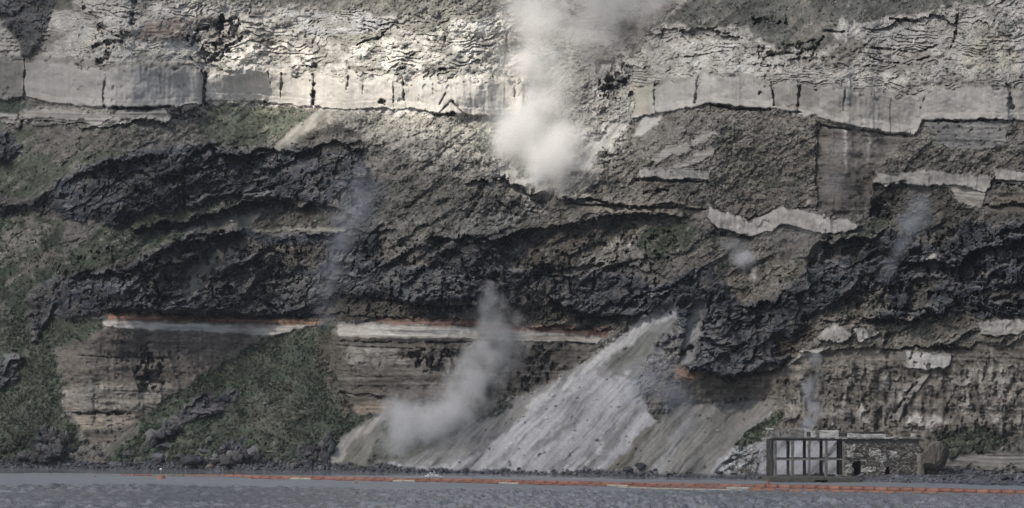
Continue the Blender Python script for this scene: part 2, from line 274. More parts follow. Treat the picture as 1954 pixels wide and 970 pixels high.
for q in ([(330, 795), (380, 755), (450, 740), (440, 770), (380, 800), (300, 850), (270, 860)], [(400, 880), (420, 850), (460, 840), (500, 880)], [(560, 880), (590, 850), (640, 820), (620, 880)]):
    zone(LAVA, q, (.075, .076, .088), 1.1, warp=5, big=5)
zone(DEBRIS, [(180, 878), (240, 822), (268, 800), (262, 822), (220, 866), (210, 882)], (.15, .145, .12), 1.2)
# ---- fresh debris cones
zone(DEBRIS, [(1288, 574), (1268, 580), (1200, 628), (1120, 688), (1020, 748), (900, 800), (800, 858), (730, 886), (760, 896), (1150, 900), (1190, 862), (1250, 800), (1214, 744), (1224, 700), (1262, 640), (1296, 606)], (.315, .323, .355), 1.25, warp=3)
tint([(1200, 628), (1120, 688), (1020, 748), (900, 800), (800, 858), (740, 886), (800, 894), (860, 890), (940, 830), (1060, 760), (1140, 700), (1200, 660)], (.23, .228, .222), warp=5, big=6)
tint([(1262, 582), (1200, 626), (1120, 690), (1060, 728), (1080, 734), (1150, 690), (1220, 640), (1270, 600)], (.36, .36, .375), warp=2)
tint([(1258, 618), (1290, 602), (1296, 640), (1262, 695), (1228, 748), (1200, 716), (1140, 716), (1196, 664)], (.17, .175, .178), warp=6, big=5)
for q in ([(850, 886), (930, 826), (1010, 778), (960, 826), (880, 884)], [(1095, 896), (1160, 836), (1215, 780), (1190, 836), (1130, 892)], [(1000, 872), (1060, 820), (1110, 790), (1060, 838)], [(1120, 712), (1166, 704), (1190, 740), (1170, 736), (1150, 716)], [(930, 892), (975, 850), (1000, 838), (960, 882)]):
    tint(q, (.215, .215, .225), warp=6, big=6)
zone(DEBRIS, [(1160, 690), (1206, 655), (1250, 625), (1258, 640), (1228, 682), (1200, 700), (1165, 705)], (.13, .14, .125), 1.25, warp=5)
tint([(1268, 580), (1290, 576), (1270, 604), (1180, 668), (1090, 735), (1020, 790), (1000, 775), (1120, 690), (1200, 630)], (.39, .395, .415), warp=3)
tint([(1218, 705), (1262, 640), (1296, 606), (1262, 700), (1230, 760)], (.17, .17, .18), warp=6)
zone(DEBRIS, [(730, 790), (700, 798), (646, 842), (620, 878), (640, 884), (740, 888), (800, 870), (830, 850), (780, 800)], (.15, .147, .125), 1.2, warp=3)
tint([(728, 790), (646, 842), (620, 878), (650, 880), (670, 850), (735, 800)], (.29, .28, .255), warp=3)
zone(RUBBLE, [(730, 800), (880, 800), (1000, 745), (950, 790), (850, 830), (760, 880), (700, 880)], (.09, .1, .075), .8, warp=5)
zone(DEBRIS, [(1150, 900), (1190, 862), (1250, 800), (1300, 776), (1400, 766), (1482, 762), (1478, 784), (1440, 818), (1400, 860), (1362, 908)], (.205, .2, .185), 1.2, warp=2)
tint([(1190, 862), (1250, 800), (1230, 850), (1180, 898), (1150, 898)], (.14, .135, .11), warp=5)
tint([(1240, 900), (1300, 810), (1330, 800), (1290, 860), (1262, 905)], (.25, .25, .25), warp=4)
tint([(1352, 907), (1400, 850), (1460, 800), (1482, 776), (1475, 800), (1480, 905)], (.32, .325, .345), warp=4)
zone(GRASS, [(1400, 850), (1430, 822), (1478, 790), (1500, 780), (1490, 806), (1450, 845), (1410, 856)], (.075, .09, .06), 1.2, warp=3)
zone(DEBRIS, [(1446, 850), (1480, 832), (1530, 818), (1596, 832), (1604, 915), (1440, 915)], (.27, .28, .315), .9, warp=3)
# ---- shore
zone(BEACH, [(-400, 880), (60, 884), (200, 880), (400, 884), (600, 880), (700, 886), (800, 896), (1150, 899), (1380, 906), (1470, 908), (1640, 908), (1690, 892), (1780, 896), (1960, 902), (2360, 910), (2360, 1200), (-400, 1200)], warp=3)
tint([(1640, 908), (1690, 892), (1960, 900), (1960, 925), (1640, 925)], (.095, .1, .125))
# ---- vertical faces cut in the ash: each block its own plane
s, m = inpoly([(-400, 50), (2400, 50)] + bot, 2.2); s2, m2 = inpoly(top + [(2400, 320), (-400, 320)], 3.2)
band = np.zeros(U.shape, bool); band[s] = m; b2 = np.zeros(U.shape, bool); b2[s2] = m2; band &= b2
gap = smooth(U + W3 * 30, 985, 1005) * (1 - smooth(U + W3 * 24 + W1 * 10, 1200, 1210)); band &= (gap < .5)
cls[band] = BLOCK; colr[band] = ALB[BLOCK]; cot[band] = COT[BLOCK]; off[band] = 1.0
gp0 = (gap >= .5) & (V > 130) & (V < 232); cls[gp0] = RUBBLE; colr[gp0] = (.27, .26, .24); cot[gp0] = .8; off[gp0] = 0
edges = [(-400, 0.4, .004), (46, 1.9, -.003), (199, 1.1, -.006), (389, .2, .003), (536, .6, .006), (602, .9, -.012), (662, 1.2, -.001), (752, .5, 0), (772, 1.6, .002), (988, .2, -.01), (1205, 1.3, .01), (1248, .9, .008), (1332, 1.5, -.004),
         (1474, .4, .01), (1524, .3, .012), (1612, .9, .002), (1700, .5, .004), (1756, 1.4, .003), (1926, .8, 0), (2400, 0, 0)]
bm = cls == BLOCK; ul = U + fbm(U / 40, V / 30, 3, 9) * 4
for (a, o, t), (b, _, _) in zip(edges[:-1], edges[1:]):
    m = bm & (ul >= a) & (ul < b) & (V < 262) & (V > 100)
    off[m] = .6 * o + ((U - (a + b) / 2) * t)[m]
off += np.where(bm, .55 * np.abs(((U + 14 * W3) / 63.) % 2 - 1) + .35 * np.abs(((U + 25 * W4) / 27.) % 2 - 1), 0)
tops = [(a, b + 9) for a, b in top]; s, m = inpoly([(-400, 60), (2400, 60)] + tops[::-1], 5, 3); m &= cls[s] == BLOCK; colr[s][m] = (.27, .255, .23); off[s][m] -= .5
s, m = inpoly([(-400, 60), (2400, 60)] + [(a, b + 4) for a, b in top[::-1]], 8); m &= (cls[s] == BLOCK); cls[s][m] = KARST
# base strip of the faces, a paler bed
strip = [(a, b - 13 - (3 if 1500 < a < 1760 else 0)) for a, b in bot]
s, m = inpoly(strip + bot[::-1], 1.0); m &= cls[s] == BLOCK
colr[s][m] = (.41, .395, .37); off[s][m] += .25
tint([(390, 128), (700, 140), (1000, 146), (1000, 226), (850, 225), (390, 195)], (.48, .45, .405), warp=3)  # sun patch painted in: ash faces paler across the sunlit gap
for q in ([(420, 84), (640, 100), (760, 84), (970, 60), (985, 140), (800, 128), (640, 126), (420, 124)], [(760, 66), (860, 44), (965, 34), (970, 66), (850, 84)]): s, m = inpoly(q, 8, 10); m &= cls[s] == KARST; colr[s][m] = (.56, .53, .475)  # pumice in the gap brightened by colour to look more sunlit
s, m = inpoly(strip + bot[::-1], 1.0); m &= (cls[s] == BLOCK) & (U[s] > 390) & (U[s] < 1010); colr[s][m] = (.52, .49, .44)  # base strip too, sunlight added to its colour
tint([(1205, 158), (1246, 158), (1246, 215), (1205, 222)], (.34, .32, .27), warp=2)
for q in ([(1474, 150), (1560, 162), (1560, 210), (1480, 200)], [(1620, 175), (1700, 178), (1740, 186), (1736, 240), (1560, 216), (1600, 200)]): tint(q, (.27, .255, .235), warp=6, big=6)
tint([(-400, 107), (44, 107), (44, 188), (-400, 190)], (.22, .21, .2), warp=2)
for q in ([(50, 110), (196, 120), (300, 120), (392, 132), (300, 130), (190, 128), (60, 118)],): tint(q, (.24, .23, .205), warp=4)

for u, v0, v1, w_, cc in ((1612, 172, 330, 3, (.36, .35, .33)), (1657, 215, 312, 4, (.30, .29, .27)), (1640, 190, 236, 2, (.36, .35, .33)), (1728, 184, 240, 3, (.34, .33, .31)), (1748, 182, 236, 2, (.36, .35, .33)), (1700, 176, 226, 2, (.33, .32, .3)),
                          (1893, 645, 720, 3, (.33, .32, .29)), (1912, 690, 860, 3, (.25, .24, .22)), (1912, 800, 880, 2, (.3, .29, .27)), (1848, 700, 760, 3, (.25, .24, .21)), (1648, 760, 810, 6, (.26, .25, .23)), (1700, 690, 730, 4, (.27, .26, .24)),
                          (1454, 706, 740, 3, (.27, .25, .22)), (700, 655, 700, 5, (.24, .225, .2)), (720, 660, 690, 4, (.24, .225, .2)), (520, 468, 500, 4, (.24, .22, .18)), (560, 460, 500, 4, (.22, .2, .16)), (960, 540, 600, 3, (.2, .2, .2)), (905, 540, 566, 5, (.26, .26, .27)),
                          (1545, 330, 395, 7, (.24, .22, .19)), (1455, 330, 400, 3, (.23, .21, .19))):
    tint([(u - w_, v0), (u + w_, v0), (u + w_ * .5, v1), (u - w_ * .5, v1)], cc, warp=2)      # ash washed down the faces
# ------------------------------------------------------------------ class weights, depth
onehot = [(cls == k).astype(np.float32) for k in range(10)]
wt = [blur(o, 1) for o in onehot]
cot = blur(cot, 1, 6)
cot = np.maximum(cot, .03)
dv = np.gradient(vs)[:, None]
I = np.cumsum((cot * dv * SP / D0)[::-1], 0)[::-1]          # grows upwards
Yb = shoreY(us); vsh = VH + CAMH * D0 / (SP * Yb)
ri = np.searchsorted(vs, vsh).clip(0, NR - 1)
I = I - I[ri, np.arange(NC)][None, :]
I0 = blur1(blur1(I, 45, 1), 45, 1); I = blur1(blur1(I, 3, 1), 3, 1) * .3 + I0 * .7
I = I * (1 + .06 * fbm(U / 260, V / 200, 3, 2))
Ym = (Yb[None, :] * np.exp(I)).astype(np.float32)

# ------------------------------------------------------------------ relief (metres towards the camera)
AL = math.radians(38)
def along(a): return U * math.cos(a) - V * math.sin(a), U * math.sin(a) + V * math.cos(a)
A1, B1 = along(AL); A1 = A1 + W3 * 12; B1 = B1 + W4 * 12
A2, B2 = along(R(47)); B2 = B2 + W3 * 9 + W1 * 1.2
low = fbm(U / 120, V / 120, 3, 5); mid = fbm(U / 34, V / 28, 4, 6); fine = fbm(U / 7, V / 6, 3, 7)
f1, f2, ca, ta = worley(U / 46 + W1 * .9 + V / 90, V / 40 + W2 * .9, 1)
g1, g2, cb, tb = worley(U / 19 + W1 * .8 + V / 40, V / 15 + W2 * .8 + W5 * .3, 5)
brk = smooth(fbm(U / 18, V / 18, 3, 15), -.05, .4)
h1, h2, cc_, tc = worley(U / 5.2, V / 4.4, 9)
lay = fbm(U / 110, V / 60, 4, 10)
ph = (V + lay * 62 + W1 * 9) / 14.0; saw = 1 - (ph - np.floor(ph))            # out at the top of a step, sudden recess under it
ph2 = (V + lay * 20 + W2 * 8 + U * .12) / 6.5; saw2 = 1 - (ph2 - np.floor(ph2))
sm = smooth(fbm(U / 60, V / 24, 4, 12), -.15, .3); sm2 = smooth(fbm(U / 16, V / 10, 3, 13), -.1, .4)
pits = smooth(fbm(U / 8, V / 5.5, 2, 14), .28, .5)
diag = fbm(A1 / 60, B1 / 7, 4, 8); diagf = fbm(A1 / 26, B1 / 3.2, 3, 11)
ridge = ridged(U / 60, V / 45, 5, 3)
A4, B4 = along(R(30)); pc = (B4 + 60 * fbm(A4 / 150, B4 / 90, 4, 14) + W1 * 12) / 62.0; crag = pc - np.floor(pc)          # builds out downslope, then a sudden recess
crag = np.where(crag < .93, crag / .93, (1 - crag) / .07); cm = smooth(fbm(U / 110, V / 60, 3, 6), -.25, .2)
A5, B5 = along(R(18)); pd = (B5 + 34 * fbm(A5 / 70, B5 / 45, 4, 3) + W2 * 12) / 26.0; crag2 = pd - np.floor(pd); crag2 = np.where(crag2 < .88, crag2 / .88, (1 - crag2) / .12); cm2 = smooth(fbm(U / 50, V / 30, 3, 8), -.1, .25)
vc = (U + 20 * fbm(U / 60, V / 90, 4, 5) + W1 * 10 - .35 * V) / 44.0; vert = vc - np.floor(vc); vert = np.where(vert < .9, vert / .9, (1 - vert) / .1); vm = smooth(fbm(U / 70, V / 50, 3, 9), -.1, .25)
low_m = smooth(V, 225, 270) * (1 - smooth(V, 610, 680) * (U < 1250))
disp = low * 2.6 + off + low_m * (wt[RUBBLE] * (.45 + .4 * smooth(V, 380, 460)) + wt[LAVA] * 1.15 + wt[GRASS] * .45) * (crag * 2.4 * cm + crag2 * 1.1 * cm2) + (wt[LAVA] * 2.6 + wt[RUBBLE] * .7 + wt[STRATA] * .5) * vert * vm
D = {}; qf = fbm(U / 14, V / 12, 3, 6)
D[KARST] = mid * 1.5 + low * .6 - saw * 1.3 * sm - np.minimum(g1, .8) * .7 - saw2 * .5 * sm2 * (1 - .6 * sm) - pits * .5 + fine * .22 + diag * .4
D[BLOCK] = fbm(U / 50, V / 60, 3, 2) * .6 + fbm(U / 5, V / 60, 3, 15) * .2 + fine * .13 + qf * .3 - smooth(fbm(U / 9, V / 12, 2, 4), .42, .55) * .5 * smooth(fbm(U / 60, V / 30, 2, 8), -.1, .3)
D[RUBBLE] = mid * 1.0 + diag * .5 + diagf * .22 - np.minimum(g1, .8) * .8 - np.minimum(h1, .8) * .5 + fine * .5 + ridge * .9 + ta * 1.1 * smooth(fbm(U / 90, V / 70, 3, 1), -.1, .2) + tb * .7
D[LAVA] = ridge * .5 + mid * .7 + ca * 2.2 + ta * 4.4 - (1 - smooth(f2 - f1, 0, .1)) * 1.1 * brk + cb * .6 + tb * 1.3 - (1 - smooth(g2 - g1, 0, .14)) * .6 * brk + tc * .35 + fine * .35 + diagf * .3 + fbm(U / 9, V / 30, 3, 2) * .5
D[GRASS] = mid * 1.0 + diag * .45 - np.minimum(g1, .8) * .35 + fine * .32 - np.minimum(h1, .8) * .3
bed = V + U * -.012 + W3 * 3; rw = smooth(U + 40 * W3, 1440, 1520) * smooth(V, 670, 700)
bk = smooth(fbm(U / 70, V / 26, 3, 3), -.2, .3)
D[STRATA] = fbm(bed / 5, U / 260, 4, 5) * .5 * bk * (1 - .6 * rw) + rw * (fbm(U / 13, V / 30, 4, 8) * 1.5 + ridge * .5) + fbm(bed / 22, U / 200, 2, 9) * .6 + fbm(U / 7, V / 50, 3, 6) * .22 + fine * .3 - smooth(fbm(U / 14, V / 9, 3, 4), .36, .5) * .5 + mid * .7 + low * .8
D[PALE] = fbm(bed / 3.5, U / 160, 3, 7) * .35 + mid * .5 + fine * .16
D[RED] = fbm(bed / 3.5, U / 60, 3, 8) * .4 + fine * .25 + mid * .4
D[DEBRIS] = - np.minimum(g1, .8) * .3 * smooth(W3, -.2, .3) + fbm(A2 / 160, B2 / 34, 3, 3) * 1.6 + fbm(A2 / 50, B2 / 6, 3, 7) * .3 + fine * .12 + mid * .5 - smooth(fbm(A2 / 90, B2 / 12, 3, 10), .3, .5) * .25
D[BEACH] = mid * .3 - np.minimum(h1, .8) * .3 + fine * .12
for k in range(10): disp = disp + wt[k] * D[k]
def crack(pts, wdt, dep):
    P = np.array(pts, float); pad = wdt + 4
    c0 = np.searchsorted(us, P[:, 0].min() - pad); c1 = np.searchsorted(us, P[:, 0].max() + pad)
    r0 = np.searchsorted(vs, P[:, 1].min() - pad); r1 = np.searchsorted(vs, P[:, 1].max() + pad)
    s = (slice(r0, r1), slice(c0, c1))
    x = U[s] + W1[s] * 3; y = V[s] + W2[s] * 3; d = np.full(x.shape, 99.)
    for (ax, ay), (bx, by) in zip(P[:-1], P[1:]):
        L2 = (bx - ax) ** 2 + (by - ay) ** 2 + 1e-6; t = np.clip(((x - ax) * (bx - ax) + (y - ay) * (by - ay)) / L2, 0, 1)
        d = np.minimum(d, np.hypot(x - ax - t * (bx - ax), y - ay - t * (by - ay)))
    d = d + (W5[s] + .6 * W1[s]) * wdt * .9
    disp[s] -= dep * (1 - smooth(d, wdt * .15, wdt * .75)) * (.55 + .9 * smooth(W6[s], -.4, .3))
CR = [([(47, 108), (46, 190)], 3, 2), ([(199, 124), (201, 150), (196, 185), (199, 205)], 2.5, 1.2), ([(391, 140), (388, 196)], 6, 4), ([(384, 136), (384, 152)], 4, 2), ([(598, 142), (599, 160), (597, 200)], 5.5, 4), ([(536, 140), (537, 190)], 2.5, 1.5),
      ([(511, 138), (516, 158)], 2, 1.5), ([(664, 148), (662, 172)], 3, 1.5), ([(692, 150), (692, 180)], 1.8, .8), ([(750, 150), (751, 195)], 2, 1.2), ([(771, 152), (771, 192)], 3.5, 2.2), ([(985, 158), (981, 184)], 3, 2), ([(1000, 162), (995, 175)], 3, 1.8),
      ([(1250, 162), (1248, 204)], 2.5, 1.3), ([(1331, 150), (1326, 196)], 4, 1.2), ([(1472, 158), (1478, 200)], 3, 1.8), ([(1525, 164), (1522, 200)], 3.5, 1.8), ([(1612, 172), (1610, 212)], 2, 1), ([(1768, 182), (1757, 206)], 3, 1.2), ([(1924, 160), (1928, 204)], 6, 1.6),
      ([(352, 74), (362, 66), (360, 78)], 5, 3), ([(376, 60), (395, 50), (418, 46)], 6, 3.2), ([(425, 36), (420, 62)], 9, 4), ([(430, 42), (448, 38)], 5, 2.5), ([(392, 84), (425, 86)], 7, 3.2), ([(398, 116), (410, 102)], 8, 3), ([(458, 78), (462, 70)], 5, 3),
      ([(430, 88), (445, 84)], 4, 2), ([(432, 100), (436, 97)], 4, 2.2), ([(256, 4), (254, 46)], 8, 2.5), ([(190, 52), (228, 70)], 3, 1.8), ([(178, 88), (200, 82), (232, 80)], 5, 2.4), ([(190, 118), (204, 112), (208, 100)], 8, 2.5), ([(160, 14), (205, 52)], 4, 1.4),
      ([(680, 86), (700, 78), (725, 74), (738, 56)], 4, 2.5), ([(742, 94), (762, 90)], 4, 1.6), ([(765, 132), (798, 133)], 4, 2.2), ([(838, 134), (848, 132)], 5, 2.5), ([(848, 70), (850, 90)], 3, 1.2), ([(780, 108), (790, 102)], 4, 2), ([(590, 128), (604, 128)], 6, 2.6),
      ([(505, 193), (506, 194)], 6, 4), ([(726, 197), (734, 198)], 7, 3.5), ([(826, 219), (868, 218)], 4, 4), ([(835, 217), (862, 192), (866, 194)], 2, 1.2), ([(862, 194), (888, 218)], 2, 1.2), ([(838, 200), (852, 176)], 1.8, 1), ([(967, 60), (964, 90), (960, 130)], 3, 1),
      ([(1442, 38), (1500, 44)], 9, 2.6), ([(1500, 30), (1502, 46)], 4, 2), ([(1572, 58), (1620, 62)], 3.5, 2.6), ([(1556, 94), (1566, 80), (1572, 70)], 6, 3), ([(1480, 100), (1520, 104), (1550, 92)], 4, 2.2), ([(1462, 110), (1478, 104)], 7, 2.6), ([(1504, 116), (1548, 110)], 3, 2),
      ([(1700, 36), (1748, 38)], 5, 2), ([(1827, 30), (1824, 70), (1815, 88)], 5, 3), ([(1650, 88), (1666, 72)], 4, 1.8), ([(1290, 110), (1340, 106), (1380, 98)], 3, 1.5), ([(1370, 62), (1392, 66)], 5, 2), ([(1660, 110), (1700, 120), (1735, 124), (1770, 108)], 3, 1.6),
      ([(1660, 90), (1700, 94), (1745, 102), (1790, 86)], 3, 1.6), ([(1640, 100), (1700, 104), (1730, 110)], 2.5, 1.5), ([(1160, 150), (1190, 160), (1150, 172)], 9, 3), ([(1140, 120), (1170, 118)], 6, 2), ([(1450, 175), (1448, 178)], 4, 2),
      ([(215, 208), (330, 204)], 3.5, 2.5), ([(330, 222), (352, 226), (380, 222)], 5, 2), ([(40, 230), (130, 236), (196, 238)], 3, 2), ([(1355, 201), (1392, 207)], 5, 4), ([(1395, 210), (1470, 208)], 3, 2.5), ([(1500, 212), (1530, 214)], 3.5, 2.2), ([(1762, 232), (1900, 230)], 2.8, 3), ([(1565, 240), (1650, 250), (1740, 262)], 2.5, 2.2),
      ([(1213, 344), (1357, 348)], 3, 2.2), ([(1232, 366), (1275, 364)], 5, 2.2), ([(1080, 390), (1200, 392), (1346, 400)], 2.6, 2.5), ([(1880, 390), (2000, 392)], 4, 3), ([(1672, 354), (1730, 345)], 2.5, 1.5), ([(1905, 348), (1954, 358)], 4, 2), ([(1350, 442), (1400, 454), (1440, 452)], 3, 2),
      ([(350, 312), (395, 282), (420, 296), (365, 330)], 10, 4), ([(352, 365), (350, 400)], 6, 3), ([(212, 320), (206, 372)], 3, 2.5), ([(460, 370), (520, 362)], 5, 3), ([(340, 470), (360, 455), (430, 444)], 9, 4), ([(300, 490), (292, 530), (304, 570), (290, 592)], 4, 3),
      ([(330, 598), (370, 602), (470, 606), (600, 602)], 5, 3), ([(140, 535), (250, 518)], 6, 3), ([(700, 570), (800, 585), (880, 590)], 4, 2.5), ([(845, 540), (842, 590)], 3, 2.5), ([(1050, 520), (1062, 545), (1052, 560)], 9, 3), ([(1134, 520), (1132, 590)], 4, 2.5), ([(1190, 590), (1215, 565), (1275, 552)], 4, 3),
      ([(1110, 606), (1220, 602)], 4, 3), ([(1358, 560), (1352, 600)], 4, 3.5), ([(1030, 350), (1060, 344), (1095, 334)], 5, 2.5), ([(900, 380), (930, 345), (960, 338)], 6, 2), ([(890, 420), (920, 370)], 5, 1.6), ([(1560, 470), (1548, 510)], 8, 3), ([(1640, 500), (1720, 470)], 12, 4), ([(1500, 560), (1490, 530)], 8, 3),
      ([(1850, 500), (1900, 450), (1954, 440)], 12, 4), ([(1700, 590), (1790, 596)], 8, 4), ([(1870, 590), (1954, 580)], 9, 4), ([(1690, 560), (1700, 520), (1740, 495)], 4, 3), ([(1810, 560), (1830, 590)], 7, 3), ([(1380, 700), (1340, 660)], 4, 2), ([(1400, 670), (1420, 655)], 5, 3), ([(1300, 675), (1320, 662)], 7, 3.5),
      ([(268, 700), (282, 672), (290, 690), (272, 740)], 9, 2), ([(150, 680), (320, 684)], 2.5, 1.2), ([(260, 722), (310, 732)], 5, 1.6), ([(140, 788), (250, 790)], 5, 2), ([(800, 680), (798, 700)], 7, 2.6), ([(826, 682), (822, 700)], 6, 2.6), ([(860, 680), (868, 710)], 4, 2), ([(645, 652), (900, 654)], 2.6, 1.6), ([(1080, 652), (1135, 656)], 3, 1.8),
      ([(650, 750), (740, 760)], 4, 1.6), ([(640, 660), (900, 668)], 2, .9), ([(1700, 800), (1740, 740), (1755, 720)], 4, 1.5), ([(1740, 676), (1736, 684)], 4, 1.5), ([(1760, 676), (1758, 682)], 3, 1)]
def cavity(pts, dep, t=.05, seed=3):
    s, m = inpoly(pts, 4); k = smooth(fbm(U[s] / 9, V[s] / 13, 4, seed), t, t + .12) * m; disp[s] -= dep * k
cavity([(262, 745), (258, 700), (275, 664), (292, 668), (316, 680), (306, 710), (296, 740), (276, 760)], 2.5, -.05)
cavity([(784, 668), (880, 662), (876, 716), (800, 712)], 2.5, 0)
cavity([(205, 655), (350, 660), (340, 690), (215, 690)], 1.2, .2); cavity([(960, 660), (1100, 655), (1040, 740), (900, 790)], 1.8, .1, 6)
cavity([(350, 60), (450, 34), (470, 60), (440, 100), (400, 120), (380, 100)], 3.0, .08, 8); cavity([(185, 40), (250, 60), (235, 95), (180, 90)], 2, .1, 5)
cavity([(1130, 120), (1200, 100), (1210, 180), (1150, 190)], 2.4, .08, 5); cavity([(1440, 80), (1560, 80), (1560, 120), (1450, 130)], 2, .12, 4)
cavity([(1480, 720), (1780, 690), (1780, 820), (1500, 820)], 1.0, .2, 7); cavity([(1820, 690), (1960, 690), (1960, 840), (1800, 840)], 1.0, .22, 9); cavity([(960, 340), (1060, 360), (1040, 410), (920, 400)], 2, .08, 2)
cavity([(1560, 450), (1960, 420), (1960, 600), (1600, 610)], 2.6, .25, 11); cavity([(120, 300), (700, 270), (700, 400), (120, 400)], 2.4, .26, 12); cavity([(100, 480), (1290, 440), (1290, 600), (100, 600)], 2.4, .26, 12)
for p, a, b in CR: crack(p, a, b * 1.15)
def lip(pts, up, down, a, b):
    P = np.array(pts, float); s = (slice(np.searchsorted(vs, P[:, 1].min() - up - 12), np.searchsorted(vs, P[:, 1].max() + down + 12)), slice(np.searchsorted(us, P[0, 0]), np.searchsorted(us, P[-1, 0])))
    u = U[s]; line = np.interp(u, P[:, 0], P[:, 1]) + W1[s] * 14 + W5[s] * 5; d = V[s] - line
    end = np.minimum(1, np.minimum(u - P[0, 0], P[-1, 0] - u) / 18.0) * (.6 + .9 * smooth(W3[s], -.3, .3))
    disp[s] += end * np.where(d < 0, a * np.clip(1 + d / up, 0, 1) ** 1.3, -b * np.clip(1 - d / down, 0, 1) ** .8)
LIPS = [([(333, 470), (400, 450), (470, 440)], 30, 40, 3.2, 4), ([(130, 525), (250, 512), (306, 478), (342, 464)], 26, 34, 3, 3), ([(200, 584), (330, 594), (480, 597), (600, 594)], 40, 12, 1.2, 1.6), ([(-30, 392), (60, 388), (96, 362)], 22, 26, 3, 3),
        ([(245, 430), (354, 420), (476, 386), (527, 382), (660, 402)], 36, 22, 3.6, 2.5), ([(800, 463), (830, 452), (932, 460), (985, 444), (1082, 428), (1198, 408), (1320, 406)], 26, 60, 2.6, 4.2), ([(740, 566), (844, 584), (930, 574)], 40, 22, 4, 2), ([(1040, 560), (1113, 604), (1215, 600)], 40, 18, 4, 2.5),
        ([(1176, 590), (1239, 566), (1290, 556)], 26, 18, 3, 2.5), ([(1060, 384), (1200, 388), (1346, 394)], 14, 12, 2.2, 2), ([(706, 522), (760, 490), (812, 458)], 20, 34, 2, 3.2), ([(1355, 450), (1430, 453)], 14, 12, 1.5, 2), ([(1540, 492), (1563, 462), (1640, 458), (1700, 440)], 16, 60, 2, 4.5),
        ([(1820, 512), (1893, 464), (1990, 452)], 22, 56, 3.2, 6), ([(1640, 602), (1736, 608), (1810, 588)], 30, 16, 3.5, 2.5), ([(1850, 600), (1900, 582), (1980, 578)], 24, 24, 3, 3.5), ([(1876, 386), (1990, 390)], 14, 12, 2, 2.4), ([(1690, 540), (1716, 504), (1775, 492), (1830, 520)], 20, 40, 3, 4.5),
        ([(380, 300), (430, 290), (520, 292), (640, 270), (700, 290)], 22, 40, 2.2, 3.2), ([(120, 345), (200, 318), (300, 292)], 18, 40, 2, 3), ([(880, 350), (960, 345), (1010, 362), (1060, 376)], 18, 26, 2.2, 2.6), ([(1400, 590), (1480, 580), (1500, 545)], 20, 40, 2.4, 3),
        ([(1300, 700), (1400, 716), (1500, 700)], 36, 14, 3.5, 1.5), ([(560, 442), (700, 446), (760, 440)], 12, 34, 1.6, 2.6), ([(1000, 500), (1080, 510), (1180, 505), (1280, 530)], 20, 26, 2, 2.4), ([(0, 236), (110, 240), (220, 236), (340, 228)], 10, 12, 1.2, 1.4),
        ([(1560, 612), (1640, 606), (1760, 612)], 10, 14, 1.5, 1.8), ([(1480, 670), (1700, 666), (1950, 652)], 10, 14, 1.2, 1.6), ([(620, 596), (760, 600), (900, 612), (1100, 626), (1180, 630)], 22, 8, 1.4, 1), ([(1225, 62), (1330, 60), (1420, 64)], 8, 14, 1.2, 1.6), ([(1640, 56), (1720, 40), (1840, 34)], 8, 18, 1, 2)]
for a_ in LIPS: lip(*a_)
# a bench behind the ruin
ledge = smooth(U, 1230, 1450) * (1 - smooth(V, 904, 909))
Yd = Ym - disp
Yd = Yd + 15 * ledge
K = SP * Yd / D0
PX = (U - UC) * K; PY = Yd; PZ = CAMH + (VH - V) * K

# ------------------------------------------------------------------ stone colours
pn = fbm(U / 45, V / 40, 5, 3); qn = fbm(U / 11, V / 9, 4, 5); rn = fbm(U / 3.5, V / 3.5, 2, 6)
var = {KARST: .38 * pn + .28 * qn + .12 * rn, BLOCK: .22 * pn + (.14 + .3 * (V > 300)) * qn + .12 * fbm(U / 6, V / 80, 3, 8), RUBBLE: .35 * pn + .5 * qn + .32 * diag + .2 * diagf + .3 * rn,
       LAVA: .7 * pn + .45 * qn + .4 * (cb - .5) + .3 * rn, GRASS: .35 * pn + .5 * qn + .3 * diag + .3 * rn, STRATA: .2 * pn + .25 * qn + rw * (.9 * fbm(U / 9, V / 26, 4, 2) + .5 * smooth(fbm(U / 14, V / 12, 4, 12), .1, .4)) + .5 * fbm(bed / 5, U / 300, 3, 5) * (.4 + bk) + (.12 + .25 * rw) * fbm(U / 6, V / 60, 3, 9) + .22 * rn + .3 * fbm(bed / 26, U / 500, 2, 3),
       PALE: .2 * pn + .2 * qn + .5 * fbm(bed / 3, U / 120, 3, 7), RED: .3 * qn + .9 * fbm(bed / 3, U / 90, 3, 7), DEBRIS: .3 * fbm(A2 / 130, B2 / 18, 4, 3) + .3 * fbm(A2 / 70, B2 / 5, 4, 9) - .3 * smooth(fbm(A2 / 60, B2 / 12, 4, 10), .1, .45) + .15 * qn + .1 * rn, BEACH: .5 * qn + .4 * rn}
v_ = sum(wt[k] * var[k] for k in range(10))
col = np.stack([blur(colr[..., i], 1) for i in range(3)], -1)
dk = smooth(V + W3 * 60, 290, 370) * (1 - smooth(V, 600, 640)) * (cls != BLOCK) * (cls != PALE) * (cls != DEBRIS); dk = blur(dk.astype(np.float32), 1)
col = col * (1 - .22 * dk[..., None])      # darker scoria country between the ash beds
